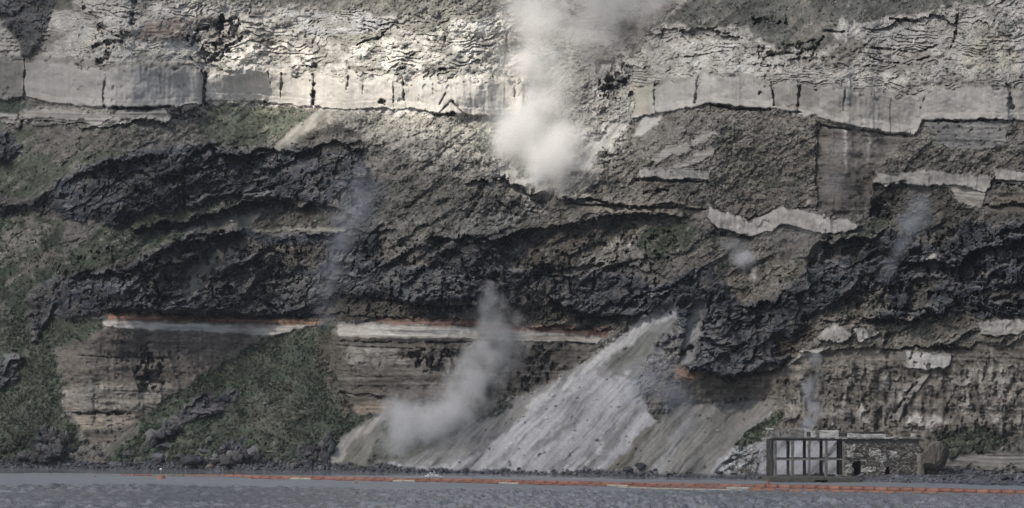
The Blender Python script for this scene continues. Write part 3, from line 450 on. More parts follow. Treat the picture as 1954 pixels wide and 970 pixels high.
# lichen, scrub and soil patches where the slopes are loose
gp = smooth(fbm(U / 20, V / 14, 5, 2) + .25 * W3, .18, .36) * (wt[RUBBLE] * .42 * smooth(V, 215, 260) + wt[KARST] * .15 + wt[STRATA] * .12 * (U > 1200)) * (1 - smooth(U, 1900, 2400))
col = col * (1 - gp[..., None]) + np.array((.06, .075, .058)) * gp[..., None]
kp = smooth(fbm(U / 30 + 9, V / 22, 5, 11), .05, .35) * wt[KARST] * .72
col = col * (1 - kp[..., None]) + np.array((.21, .2, .175)) * kp[..., None]
sp = smooth(fbm(A1 / 40, B1 / 9, 4, 12), .2, .42) * (wt[GRASS] * (.5 - .32 * smooth(V, 600, 660)) + wt[RUBBLE] * .35)
col = col * (1 - sp[..., None]) + np.array((.23, .215, .18)) * sp[..., None]
lp = smooth(fbm(U / 24, V / 20, 5, 13), .14, .36) * wt[LAVA] * .4
col = col * (1 - lp[..., None]) + np.array((.12, .105, .085)) * lp[..., None]
gm = col.mean(-1, keepdims=True); col = gm + (col - gm) * np.where(cls == RED, .85, np.where(cls == GRASS, .72, np.where(cls == STRATA, .68, .62)))[..., None]
# dust lies on the ledges: paler where the relief tilts up
dz = np.gradient(Yd, axis=0) / np.gradient(vs)[:, None] * -8.0
ld = smooth(dz, 1.6, 5.0) * (wt[LAVA] * .75 + wt[STRATA] * .5 + wt[RUBBLE] * .3)
col = col * (1 - ld[..., None]) + np.array((.17, .168, .165)) * ld[..., None]
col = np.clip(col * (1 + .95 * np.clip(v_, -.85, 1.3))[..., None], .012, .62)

# ------------------------------------------------------------------ materials
def new_mat(name):
    m = bpy.data.materials.new(name); m.use_nodes = True; n = m.node_tree; n.nodes.clear(); return m, n
def rock_mat(name, bump=.5, scale=1.6, rough=.95, contrast=.5, stretch=(1, 1, 1), spec=.15):
    m, n = new_mat(name); N = n.nodes.new; L = n.links.new
    out = N('ShaderNodeOutputMaterial'); p = N('ShaderNodeBsdfPrincipled'); L(p.outputs[0], out.inputs[0])
    p.inputs['Roughness'].default_value = rough; p.inputs['Specular IOR Level'].default_value = spec
    at = N('ShaderNodeAttribute'); at.attribute_name = 'stone'
    geo = N('ShaderNodeNewGeometry'); mp = N('ShaderNodeMapping'); mp.inputs['Scale'].default_value = stretch; L(geo.outputs['Position'], mp.inputs[0])
    t = N('ShaderNodeTexNoise'); t.inputs['Scale'].default_value = scale; t.inputs['Detail'].default_value = 6; t.inputs['Roughness'].default_value = .65; L(mp.outputs[0], t.inputs['Vector'])
    mr = N('ShaderNodeMapRange'); mr.inputs['From Min'].default_value = .3; mr.inputs['From Max'].default_value = .7
    mr.inputs['To Min'].default_value = 1 - contrast; mr.inputs['To Max'].default_value = 1 + contrast; L(t.outputs['Fac'], mr.inputs[0])
    mx = N('ShaderNodeVectorMath'); mx.operation = 'SCALE'; L(at.outputs['Color'], mx.inputs[0]); L(mr.outputs[0], mx.inputs['Scale'])
    L(mx.outputs[0], p.inputs['Base Color'])
    b = N('ShaderNodeBump'); b.inputs['Strength'].default_value = bump; b.inputs['Distance'].default_value = .35; L(t.outputs['Fac'], b.inputs['Height']); L(b.outputs[0], p.inputs['Normal'])
    return m
MT = {KARST: rock_mat('pumice', .9, 1.5, contrast=.3), BLOCK: rock_mat('cut ash', .35, 1.2, contrast=.12, stretch=(2.5, 2.5, .5)), RUBBLE: rock_mat('scree', .9, 1.4, contrast=.5), LAVA: rock_mat('lava', .9, .9, .85, .4, spec=.25),
      GRASS: rock_mat('dry grass', .9, 2.0, contrast=.5), STRATA: rock_mat('layered ash', .7, 1.0, contrast=.35, stretch=(.4, .4, 2.2)), PALE: rock_mat('pale ash', .6, 1.2, contrast=.2, stretch=(.4, .4, 2)),
      RED: rock_mat('red ash', .6, 1.2, contrast=.3, stretch=(.4, .4, 2)), DEBRIS: rock_mat('debris', .45, 1.6, contrast=.14), BEACH: rock_mat('pebbles', .9, 2.5, .8, .4, spec=.3)}
def solid(name, c, rough=.8, nscale=3, contrast=.25, bump=.3, metal=0, spec=.3):
    m, n = new_mat(name); N = n.nodes.new; L = n.links.new
    out = N('ShaderNodeOutputMaterial'); p = N('ShaderNodeBsdfPrincipled'); L(p.outputs[0], out.inputs[0]); p.inputs['Roughness'].default_value = rough; p.inputs['Specular IOR Level'].default_value = spec
    tc = N('ShaderNodeTexCoord'); t = N('ShaderNodeTexNoise'); t.inputs['Scale'].default_value = nscale; t.inputs['Detail'].default_value = 5; L(tc.outputs['Object'], t.inputs['Vector'])
    mr = N('ShaderNodeMapRange'); mr.inputs['From Min'].default_value = .3; mr.inputs['From Max'].default_value = .7; mr.inputs['To Min'].default_value = 1 - contrast; mr.inputs['To Max'].default_value = 1 + contrast; L(t.outputs['Fac'], mr.inputs[0])
    mx = N('ShaderNodeVectorMath'); mx.operation = 'SCALE'; mx.inputs[0].default_value = c; L(mr.outputs[0], mx.inputs['Scale']); L(mx.outputs[0], p.inputs['Base Color'])
    b = N('ShaderNodeBump'); b.inputs['Strength'].default_value = bump; b.inputs['Distance'].default_value = .1; L(t.outputs['Fac'], b.inputs['Height']); L(b.outputs[0], p.inputs['Normal'])
    return m
def mesh_np(name, verts, faces, mat, colors=None, smooth_=True, link=True):
    me = bpy.data.meshes.new(name); nv = len(verts); nf, k = faces.shape
    me.vertices.add(nv); me.vertices.foreach_set('co', np.ascontiguousarray(verts, np.float32).ravel())
    me.loops.add(nf * k); me.loops.foreach_set('vertex_index', np.ascontiguousarray(faces, np.int32).ravel())
    me.polygons.add(nf); me.polygons.foreach_set('loop_start', np.arange(0, nf * k, k, dtype=np.int32))
    me.update(calc_edges=True)
    me.polygons.foreach_set('use_smooth', np.full(nf, smooth_, bool))
    if colors is not None:
        a = me.attributes.new('stone', 'FLOAT_COLOR', 'POINT')
        a.data.foreach_set('color', np.concatenate([colors, np.ones((nv, 1))], 1).astype(np.float32).ravel())
    me.materials.append(mat)
    if not link: return me
    o = bpy.data.objects.new(name, me); C.objects.link(o); return o
def obj(name, me, parent=None, loc=None):
    o = bpy.data.objects.new(name, me); C.objects.link(o)
    if parent is not None: o.parent = parent
    if loc is not None: o.location = loc
    return o
def tag(o, label=None, cat=None, group=None, kind=None):
    for k, x in (('label', label), ('category', cat), ('group', group), ('kind', kind)):
        if x: o[k] = x
    return o

# ------------------------------------------------------------------ the cliff, split by kind of ground
idx = np.arange(NR * NC).reshape(NR, NC)
F = np.stack([idx[:-1, :-1], idx[1:, :-1], idx[1:, 1:], idx[:-1, 1:]], -1).reshape(-1, 4)
fc = cls[:-1, :-1].ravel()
VV = np.stack([PX, PY, PZ], -1).reshape(-1, 3); CO = col.reshape(-1, 3)
# smooth normals of the whole sheet are kept where the kinds of ground meet
for k in range(10):
    f = F[fc == k]
    if len(f) == 0: continue
    used, inv = np.unique(f, return_inverse=True)
    o = mesh_np(NAMES[k], VV[used], inv.reshape(-1, 4), MT[k], CO[used], smooth_=k not in (LAVA, RUBBLE, KARST)); tag(o, kind='structure')

def surf(u, v):
    r = np.searchsorted(vs, v).clip(0, NR - 1); c = np.searchsorted(us, u).clip(0, NC - 1)
    return r, c

#==CLOUD==  unseen broken cloud deck, thickness shaped to shade the cliff and leave one sunlit gap
def in_soft(u, v, pts, w):
    P = np.array(pts, float); m = np.zeros(u.shape, bool); d = np.full(u.shape, 1e9)
    for (xa, ya), (xb, yb) in zip(P, np.roll(P, -1, 0)):
        if ya != yb: m ^= ((ya > v) != (yb > v)) & (u < (xb - xa) * (v - ya) / (yb - ya) + xa)
        L2 = (xb - xa) ** 2 + (yb - ya) ** 2; t = np.clip(((u - xa) * (xb - xa) + (v - ya) * (yb - ya)) / L2, 0, 1)
        d = np.minimum(d, np.hypot(u - xa - t * (xb - xa), v - ya - t * (yb - ya)))
    return smooth(np.where(m, d, -d), -w, w)
def add_cloud():
    H = 520.0; g = 9.0
    cx = sdir[0] / sdir[2] * (H - 60); cyy = 620 + sdir[1] / sdir[2] * (H - 60)
    xs = cx + np.arange(-420, 421, g); ys = cyy + np.arange(-420, 341, g)
    XX, YY = np.meshgrid(xs, ys)
    # where the sunbeam through each deck point meets the mean slope of the cliff  y = 600 - .075 x + .62 z
    sel = (V > -10) & (V < 420) & (U > -50) & (U < 2000)
    A = np.stack([np.ones(sel.sum()), PX[sel], PZ[sel]], -1).astype(float); (p0, p1, p2), *_ = np.linalg.lstsq(A, PY[sel].astype(float), rcond=None)
    a = (YY - p1 * XX - p2 * H - p0) / (sdir[1] - p1 * sdir[0] - p2 * sdir[2])
    qx, qy, qz = XX - sdir[0] * a, YY - sdir[1] * a, H - sdir[2] * a
    qu = UC + qx * D0 / (SP * np.maximum(qy, 300)); qv = VH - (qz - CAMH) * D0 / (SP * np.maximum(qy, 300))
    T = .27 + .08 * fbm(XX / 120, YY / 120, 3, 4)
    T += .05 * in_soft(qu, qv, [(1180, -50), (2400, -50), (2400, 240), (1180, 240)], 60)
    T += .0 * in_soft(qu, qv, [(-300, -50), (400, -50), (400, 230), (-300, 230)], 50)
    lit = in_soft(qu, qv, [(384, 50), (560, -10), (1040, -60), (1130, 150), (1140, 360), (960, 370), (760, 300), (640, 235), (384, 225)], 20)
    T = np.clip(T, .12, .9) * (1 - lit) + 1.0 * lit
    th = -np.log(T) / .035 * sdir[2]
    edge = np.minimum.reduce([(XX - xs[0]) / 60, (xs[-1] - XX) / 60, (YY - ys[0]) / 60, (ys[-1] - YY) / 60]).clip(0, 1)
    th = th * edge + .02
    ny, nx = XX.shape; bump = fbm(XX / 40, YY / 40, 3, 6) * np.minimum(th, 8)
    bz = H - th * .35 + bump * .5; tz = H + th * .65 + bump * .5
    v1 = np.stack([XX, YY, bz], -1).reshape(-1, 3); v2 = np.stack([XX, YY, tz], -1).reshape(-1, 3); n1 = ny * nx
    ii = np.arange(n1).reshape(ny, nx); q = np.stack([ii[:-1, :-1], ii[1:, :-1], ii[1:, 1:], ii[:-1, 1:]], -1).reshape(-1, 4)
    rim = np.concatenate([ii[0, :], ii[1:, -1], ii[-1, :-1][::-1], ii[1:-1, 0][::-1]]); rn_ = np.roll(rim, -1)
    side = np.stack([rim, rim + n1, rn_ + n1, rn_], -1)
    keep = q
    m, n = new_mat('cloud vapour'); out = n.nodes.new('ShaderNodeOutputMaterial'); pv = n.nodes.new('ShaderNodeVolumePrincipled')
    pv.inputs['Density'].default_value = .035; pv.inputs['Color'].default_value = (.93, .94, .96, 1); pv.inputs['Anisotropy'].default_value = .5
    n.links.new(pv.outputs[0], out.inputs['Volume'])
    tag(mesh_np('cloud', np.concatenate([v1, v2]), np.concatenate([keep, keep[:, ::-1] + n1, side]), m, smooth_=True), kind='structure')
add_cloud()

#==WATER==
m, n = new_mat('sea water'); N = n.nodes.new; L = n.links.new
out = N('ShaderNodeOutputMaterial'); p = N('ShaderNodeBsdfPrincipled'); L(p.outputs[0], out.inputs[0])
p.inputs['Base Color'].default_value = (.22, .235, .26, 1)
ra = N('ShaderNodeAttribute'); ra.attribute_name = 'stone'; rs = N('ShaderNodeSeparateColor'); L(ra.outputs['Color'], rs.inputs[0]); L(rs.outputs[0], p.inputs['Roughness']); p.inputs['IOR'].default_value = 1.33
geo = N('ShaderNodeNewGeometry'); t1 = N('ShaderNodeTexNoise'); t1.inputs['Scale'].default_value = 1.3; t1.inputs['Detail'].default_value = 3; L(geo.outputs['Position'], t1.inputs['Vector'])
b = N('ShaderNodeBump'); b.inputs['Distance'].default_value = .12; b.inputs['Strength'].default_value = .6; L(t1.outputs['Fac'], b.inputs['Height']); L(b.outputs[0], p.inputs['Normal'])
wm = m
wx = np.concatenate([[-4000, -1500, -500], np.arange(-170, 170.1, .4), [500, 1500, 4000]]); wy = np.concatenate([[-2500, -300, 100, 300], np.arange(350, 520, .8), np.arange(520, 700, 1.6), [760]])
WX, WY = np.meshgrid(wx, wy)
dsh = np.interp(WX, [-120, 0, 120], [640, 600, 520]) - WY              # distance from the shore
nz_ = 14 * fbm(WX / 70, WY / 30, 3, 3); wyn = WY + nz_ * .8; yA = np.interp(WX, [-115, 0, 115], [606, 580, 527]); yB = np.interp(WX, [-115, 0, 115], [532, 510, 480])
rip = 1 - smooth(wyn, yA - 6, yA + 8); far_ = 1 - smooth(wyn, yB - 9, yB + 9); amp = .015 + .13 * rip + .86 * far_
rough_w = .06 + .50 * rip - .40 * far_; amp = amp * (.75 + .6 * fbm(WX / 60, WY / 40, 3, 9))
WZ = amp * 1.35 * (.35 * fbm(WX / 3.4, WY / 9.0, 2, 1) + .55 * (ridged(WX / 1.5, WY / 4.6, 3, 5) - .3) + .45 * fbm(WX / .9, WY / 3.0, 2, 5))
WZ = np.where((np.abs(WX) > 169) | (WY < 340) | (WY > 720), 0, WZ)
ii = np.arange(WX.size).reshape(WX.shape); q = np.stack([ii[:-1, :-1], ii[:-1, 1:], ii[1:, 1:], ii[1:, :-1]], -1).reshape(-1, 4)
tag(mesh_np('sea', np.stack([WX, WY, WZ], -1).reshape(-1, 3), q, wm, np.repeat(rough_w.reshape(-1, 1), 3, 1)), kind='structure')

#==STONES AND SCRUB==
import bmesh
def rock_mesh(name, seed, sub=2, cuts=9, flat=(1, 1, 1)):
    bm_ = bmesh.new(); bmesh.ops.create_icosphere(bm_, subdivisions=sub, radius=1)
    v = np.array([x.co for x in bm_.verts]); f = np.array([[x.index for x in q.verts] for q in bm_.faces]); bm_.free()
    r = np.random.default_rng(seed)
    for _ in range(cuts):
        nn = r.normal(size=3); nn /= np.linalg.norm(nn); h = r.uniform(.45, .8); d = v @ nn; m = d > h
        v[m] -= np.outer(d[m] - h, nn)
    v += r.normal(size=v.shape) * .035
    return v * np.array(flat), f
ico_v, ico_f = rock_mesh('x', 3, 1, 4)
rmat = rock_mat('loose stone', .4, 3, .9, .25)
def scatter(n, weight, smin, smax, pw=2.2):
    wv = weight.ravel().astype(np.float64); wv = wv / wv.sum()
    i = rng.choice(wv.size, n, p=wv); s_ = smin + (smax - smin) * rng.random(n) ** pw
    return i, s_
infr = ((U > -60) & (U < 2010) & (V > -30) & (V < 935)).astype(np.float32) * (np.abs(np.gradient(us))[None, :] < 3)
def stones(name, n, weight, smin, smax, cmul=(.7, 1.5), label=None):
    i, s_ = scatter(n, weight * infr, smin, smax)
    P = VV[i]; c = CO[i] * rng.uniform(cmul[0], cmul[1], (n, 1))
    ang = rng.random(n) * 6.28; ca_, sa_ = np.cos(ang), np.sin(ang)
    sc3 = s_[:, None] * rng.uniform(.6, 1.25, (n, 3)); nv = len(ico_v)
    b_ = ico_v[None] * sc3[:, None, :] * (1 + rng.uniform(-.22, .22, (n, nv, 1)))
    x = b_[..., 0] * ca_[:, None] - b_[..., 1] * sa_[:, None]; y = b_[..., 0] * sa_[:, None] + b_[..., 1] * ca_[:, None]
    v = np.stack([x + P[:, None, 0], y + P[:, None, 1] - s_[:, None] * .25, b_[..., 2] + P[:, None, 2] + s_[:, None] * .1], -1).reshape(-1, 3)
    f = (ico_f[None] + (np.arange(n) * nv)[:, None, None]).reshape(-1, 3)
    tag(mesh_np(name, v, f, rmat, np.repeat(np.clip(c, 0, .6), nv, 0), smooth_=False), kind='stuff', label=label)
clump = smooth(fbm(U / 30, V / 24, 4, 6), -.15, .35)
stones('loose_stones', 6500, (wt[RUBBLE] * 1.2 + wt[KARST] * .5 + wt[DEBRIS] * .14 + wt[STRATA] * .1) * (clump + .05), .12, .75, label='loose stones lying on the scree slopes')
stones('slope_rocks', 1000, (wt[GRASS] * (clump ** 2 + .03)), .12, .8, (.9, 1.7), label='loose rocks scattered over the grassy slopes')
stones('shore_stones', 4200, wt[BEACH] * infr * smooth(-V, -935, -880), .1, .7, (.6, 1.9), label='dark stones and pebbles along the waterline')
lowl = wt[GRASS] * smooth(V, 830, 880) + wt[LAVA] * smooth(V, 800, 860) * 2
i_, s_ = None, None
stones('foot_rocks', 1800, lowl + 1e-6 * infr, .3, 1.5, (.6, 1.3), label='dark broken rocks at the foot of the green slopes')
def scrub(name, n, weight, smin, smax, label):
    i, s_ = scatter(n, weight * infr, smin, smax, 1.8); P = VV[i]; nl = 11
    a = rng.normal(size=(n, nl, 3)); a[..., 2] = np.abs(a[..., 2]) * .8; a[..., 1] = -np.abs(a[..., 1]); a /= np.linalg.norm(a, axis=-1, keepdims=True)
    cen = P[:, None, :] + a * s_[:, None, None] * rng.uniform(.3, 1, (n, nl, 1)); cen[..., 1] -= .15
    t3 = rng.normal(size=(n, nl, 3, 3)) * s_[:, None, None, None] * .42
    v = (cen[:, :, None, :] + t3).reshape(-1, 3); f = np.arange(n * nl * 3).reshape(-1, 3)
    base = np.where(rng.random((n, 1)) < .22, np.array([[.12, .115, .085]]), np.array([[.042, .06, .042]])) * rng.uniform(.6, 1.5, (n, 1))
    c = np.repeat(base, nl * 3, 0)
    tag(mesh_np(name, v, f, leafm, c, smooth_=False), kind='stuff', label=label)
leafm = rock_mat('scrub leaves', .1, 4, .8, .2)
scrub('scrub', 19000, wt[GRASS] * (.25 + smooth(fbm(U / 22, V / 16, 4, 3), -.2, .3)) * (.15 + .85 * smooth(V, 250, 620)) + gp * .8, .1, .42, 'low green scrub covering the slopes')

#==BOULDERS==
bmats = [solid('dark lava boulder', (.05, .053, .065), .85, 1.5, .4, .6), solid('grey lava boulder', (.10, .10, .112), .85, 1.5, .35, .6), solid('brown boulder', (.14, .125, .105), .9, 1.5, .35, .6)]
rocks = []
for k in range(9):
    v, f = rock_mesh('r', 20 + k, 3, 12, [(1, .9, .75), (1.2, .8, .6), (1, 1, 1)][k % 3])
    v = v * (1 + .06 * np.sin(v[:, [1]] * 7 + k) * np.cos(v[:, [0]] * 9))
    rocks.append([mesh_np('boulder', v, f, bmats[j], smooth_=False, link=False) for j in range(3)])
def boulder(u, v, wpx, label, group=None, mi=0, flat=.8, name='boulder', rz=None, lean=0.0):
    r, c = surf(u, v); Y = float(Yd[r, c]); k = SP * Y / D0; s_ = wpx * k / 2
    o = obj(name, random.choice(rocks)[mi]); x, y, z = wpt(u, v, Y - s_ * .35)
    o.location = (x, y, z); o.scale = (s_, s_ * random.uniform(.7, 1), s_ * flat); o.rotation_euler = (random.uniform(-.3, .3), lean, random.random() * 6 if rz is None else rz)
    tag(o, label, 'boulder', group); return o
big = [(372, 880, 58, .42, 0, 'widest black boulder low at the waterline of the left shore'), (300, 872, 42, .7, 1, 'large grey boulder at the foot of the gully left of the green cone'), (318, 852, 40, .5, 1, 'long grey leaning boulder above the black waterline rocks'),
       (392, 862, 30, .6, 1, 'flat grey slab boulder resting just above the widest black boulder'), (345, 872, 24, .8, 1, 'pale grey angular boulder standing beside the widest black boulder'), (272, 858, 26, .9, 0, 'dark tall boulder at the lower edge of the green cone'),
       (246, 868, 24, .9, 1, 'grey upright boulder at the bottom of the narrow gully'), (412, 782, 36, .8, 1, 'grey boulder half way up the big green cone'), (430, 762, 30, .9, 0, 'dark boulder just above the one half way up the green cone'),
       (90, 860, 44, .7, 1, 'large rounded grey boulder in the grass near the left shore'), (40, 872, 34, .6, 1, 'low grey boulder at the far left waterline'), (590, 868, 34, .6, 1, 'grey boulder at the right foot of the green cone'),
       (470, 872, 30, .7, 0, 'dark boulder below the right half of the green cone'), (520, 862, 24, .7, 2, 'brown boulder below the green cone'), (588, 890, 22, .8, 0, 'black boulder standing at the waterline right of the cone'),
       (1222, 891, 26, .8, 0, 'highest black boulder of the group below the grey debris'), (1196, 897, 24, .6, 0, 'black boulder left of the highest one below the grey debris'), (1250, 897, 20, .6, 0, 'black boulder right of the highest one below the grey debris'),
       (1278, 906, 18, .7, 0, 'small black boulder at the waterline below the grey debris'), (1372, 902, 22, .5, 0, 'low dark boulder at the foot of the grey slope left of the ruin'), (1422, 900, 30, .6, 2, 'brownish boulder beside the left corner of the ruin'),
       (1400, 905, 20, .5, 0, 'dark flat boulder near the left corner of the ruin'), (668, 886, 16, .8, 0, 'dark boulder at the waterline below the pale streak'), (1140, 901, 16, .5, 0, 'flat dark boulder at the foot of the pale debris'),
       (1915, 912, 22, .7, 0, 'dark boulder on the beach near the right edge'), (1895, 905, 16, .7, 0, 'smaller dark boulder on the beach near the right edge'), (1020, 372, 18, .9, 0, 'dark boulder stuck in the pale rubble under the big dust cloud')]
for u, v, wp, fl, mi, lb in big: boulder(u, v, wp, lb, None, mi, fl)
for k in range(120):
    u = rng.uniform(-30, 620); v = 890 - abs(rng.normal()) * 14 - 0; 
    boulder(float(u), float(v + 2), float(7 + 15 * rng.random() ** 2), 'dark angular boulder in the heap along the left waterline', 'boulders heaped along the left waterline', int(rng.choice([0, 0, 0, 1, 1, 2])), .75)
for k in range(46):
    u = rng.uniform(620, 1470); v = shore_v = VH + CAMH * D0 / (SP * shoreY(u)) - 3 - rng.random() * 9
    boulder(float(u), float(v), float(4 + 8 * rng.random() ** 2), 'small dark rock on the beach below the pale debris', 'small rocks along the middle beach', int(rng.choice([0, 0, 1])), .7)
for k in range(24):
    u = rng.uniform(1800, 1990); v = 922 - rng.random() * 16
    boulder(float(u), float(v), float(4 + 8 * rng.random() ** 2), 'small dark rock on the grey beach right of the ruin', 'small rocks on the right beach', int(rng.choice([0, 0, 1])), .7)
for k in range(30):
    u = rng.uniform(1445, 1650); v = 914 - rng.random() * 6
    boulder(float(u), float(v), float(5 + 7 * rng.random() ** 2), 'dark rock lying against the base of the ruin', 'rocks at the base of the ruin', int(rng.choice([0, 0, 1, 2])), .8)
# the great tilted slab
kk = SP * 553 / D0
ol = [(1762, 894), (1760, 880), (1766, 864), (1775, 850), (1786, 842), (1797, 843), (1808, 856), (1805, 874), (1797, 890), (1788, 898)]
bmx = bmesh.new(); r_ = np.random.default_rng(5); lay_ = []
for y, k_ in ((-1.9, .72), (-1.5, .93), (0, 1.0), (2.2, .96), (2.8, .8)):
    lay_.append([bmx.verts.new(((u - 1783) * kk * k_ + .35 * y + r_.normal() * .08, y + r_.normal() * .12, (868 - v) * kk * k_ - .25 * y + r_.normal() * .08)) for u, v in ol])
for A_, B_ in zip(lay_[:-1], lay_[1:]):
    for j in range(len(ol)): bmx.faces.new((A_[j], A_[(j + 1) % len(ol)], B_[(j + 1) % len(ol)], B_[j]))
bmx.faces.new(lay_[0][::-1]); bmx.faces.new(lay_[-1]); bmesh.ops.triangulate(bmx, faces=[f for f in bmx.faces if len(f.verts) > 4]); bmesh.ops.subdivide_edges(bmx, edges=bmx.edges[:], cuts=1)
for v in bmx.verts: v.co += Vector(r_.normal(size=3) * .09)
bmesh.ops.recalc_face_normals(bmx, faces=bmx.faces)
me = bpy.data.meshes.new('tilted_slab'); bmx.to_mesh(me); bmx.free(); me.materials.append(bmats[2])
o = obj('fallen_slab', me, loc=wpt(1783, 868, 553)); tag(o, 'huge fallen brown rock slab leaning right of the ruined building', 'rock')

#==RUIN==
conc = solid('weathered concrete', (.20, .192, .178), .9, .8, .35, .3); conc_shade = solid('shaded concrete', (.085, .085, .082), .9, .8, .35, .3)  # second concrete has shade put into its colour, for back row and lintels
plast = solid('white plaster', (.50, .49, .465), .9, 1.2, .3, .4); stone = solid('masonry stone', (.23, .22, .205), .95, 1.4, .6, .6); dark = solid('dark mortar', (.10, .096, .088), .95, 1, .3, .3)  # mortar is one dark colour, shared by wall core, room and plinth
iron = solid('rusty iron', (.09, .06, .045), .8, 5, .3, .2)
YF = 556.0
root = bpy.data.objects.new('ruined_building', None); C.objects.link(root); root.location = wpt(1600, 908, YF)
tag(root, 'ruined quarry building on the beach with open concrete frame and rubble stone wall', 'ruin')
ro = Vector(root.location)
def wx_(u, Y=YF): return (u - UC) * SP * Y / D0
def wz_(v, Y=YF): return CAMH + (VH - v) * SP * Y / D0
def boxes(name, lst, mat, parent=root, rough=.05, cuts=0, kind=None, seed=1):
    """lst: x0, x1, y0, y1, z0, z1 boxes in world metres"""
    b = bmesh.new(); r = np.random.default_rng(seed)
    for (x0, x1, y0, y1, z0, z1) in lst:
        g = bmesh.ops.create_cube(b, size=1); vs_ = g['verts']
        for v in vs_: v.co = Vector(((v.co.x + .5) * (x1 - x0) + x0, (v.co.y + .5) * (y1 - y0) + y0, (v.co.z + .5) * (z1 - z0) + z0))
        if cuts:
            es = list({e for v in vs_ for e in v.link_edges}); bmesh.ops.subdivide_edges(b, edges=es, cuts=cuts, use_grid_fill=True)
    for v in b.verts: v.co = v.co - ro + Vector(r.normal(size=3) * rough)
    me = bpy.data.meshes.new(name); b.to_mesh(me); b.free(); me.materials.append(mat)
    return tag(obj(name, me, parent), kind=kind)
z0 = wz_(909); zt = wz_(842); zm = wz_(877)
frontx = [(1479, 7), (1512.7, 5), (1544.4, 5), (1577, 5), (1610, 5)]
for u, wd in frontx:
    x = wx_(u); h = wd * .05; boxes('column', [(x - h, x + h, YF, YF + .6, z0 - .5, zt)], conc, cuts=4, rough=.05, seed=int(u))
YB = YF + 9.5
for u, wd in frontx:
    x = wx_(u) + .02; h = .3 if u != 1479 else .55; boxes('column', [(x - h, x + h, YB, YB + .6, z0 - .5, zt)], conc_shade, cuts=3, rough=.05, seed=int(u) + 9)
xl, xr = wx_(1474), wx_(1612)
for y in (YF + .08, YB + .08): boxes('tie_beam', [(xl, xr, y, y + .42, zm - .17, zm + .17)], conc_shade if y > YF + 1 else conc, cuts=4, rough=.02, seed=int(y))
for y in (YF - .05, YB + .02): boxes('lintel_beam', [(xl - .3, xr, y, y + .7, zt + .1, zt + .55)], conc_shade, cuts=4, rough=.02, seed=int(y) + 3)
xr2 = wx_(1757)
boxes('roof_slab', [(xl - .4, xr2, YF - .35, YB + .9, zt + .56, zt + .80)], conc, cuts=5, rough=.03, seed=4)
# parapet pieces along the roof edge: u0, u1, top v, material
par = [(1477, 1488, 816.5, conc), (1490.5, 1506, 820.5, stone), (1505.5, 1534, 820, conc), (1534.5, 1539, 820, plast), (1548, 1556, 823, plast), (1556.5, 1563, 822, conc), (1563.5, 1600, 822, plast),
       (1617, 1626, 827, plast), (1626.5, 1640, 828, plast), (1640.5, 1662, 829, plast), (1662.5, 1690, 829, plast), (1706, 1714, 832, plast), (1716, 1733, 836, conc), (1738, 1746, 828, plast)]
for i, (a, b_, tv, mt_) in enumerate(par):
    boxes('parapet_block', [(wx_(a), wx_(b_), YF - .3, YF + .25, zt + .84, wz_(tv))], mt_, cuts=4, rough=.05, seed=i + 40)
for i, (a, b_) in enumerate([(1563, 1600), (1600.5, 1617), (1617.5, 1660), (1660.5, 1697), (1697.5, 1730), (1734, 1757)]): boxes('parapet_kerb', [(wx_(a), wx_(b_), YF - .36, YF + .2, zt + .6, wz_(835 + 1.2 * (i % 2)))], plast, cuts=5, rough=.09, seed=77 + i)
boxes('parapet_block', [(wx_(1490), wx_(1700), YB + .2, YB + .7, zt + .84, wz_(825, YB))], conc_shade, cuts=5, rough=.06, seed=78)
# corner pier on the left
boxes('corner_pier', [(wx_(1463), wx_(1473.5), YF - .2, YF + 1.0, z0 - .5, wz_(838))], conc_shade, cuts=4, rough=.06, seed=90)
boxes('pier_head', [(wx_(1463), wx_(1474), YF - .3, YF + 1.1, wz_(837.5), wz_(820))], stone, cuts=3, rough=.07, seed=91)
boxes('pier_cap', [(wx_(1462), wx_(1476), YF - .4, YF + 1.2, wz_(819.8), wz_(817.5))], plast, rough=.02, seed=92)
for j, (ua, va, ub, vb) in enumerate([(1462, 842, 1456, 850), (1462, 853, 1457, 860), (1463, 836, 1459, 832)]):
    boxes('iron_rod', [(wx_(ub), wx_(ua) + .2, YF + .1, YF + .2, wz_(vb), wz_(vb) + .12)], iron, rough=.01, seed=93 + j)
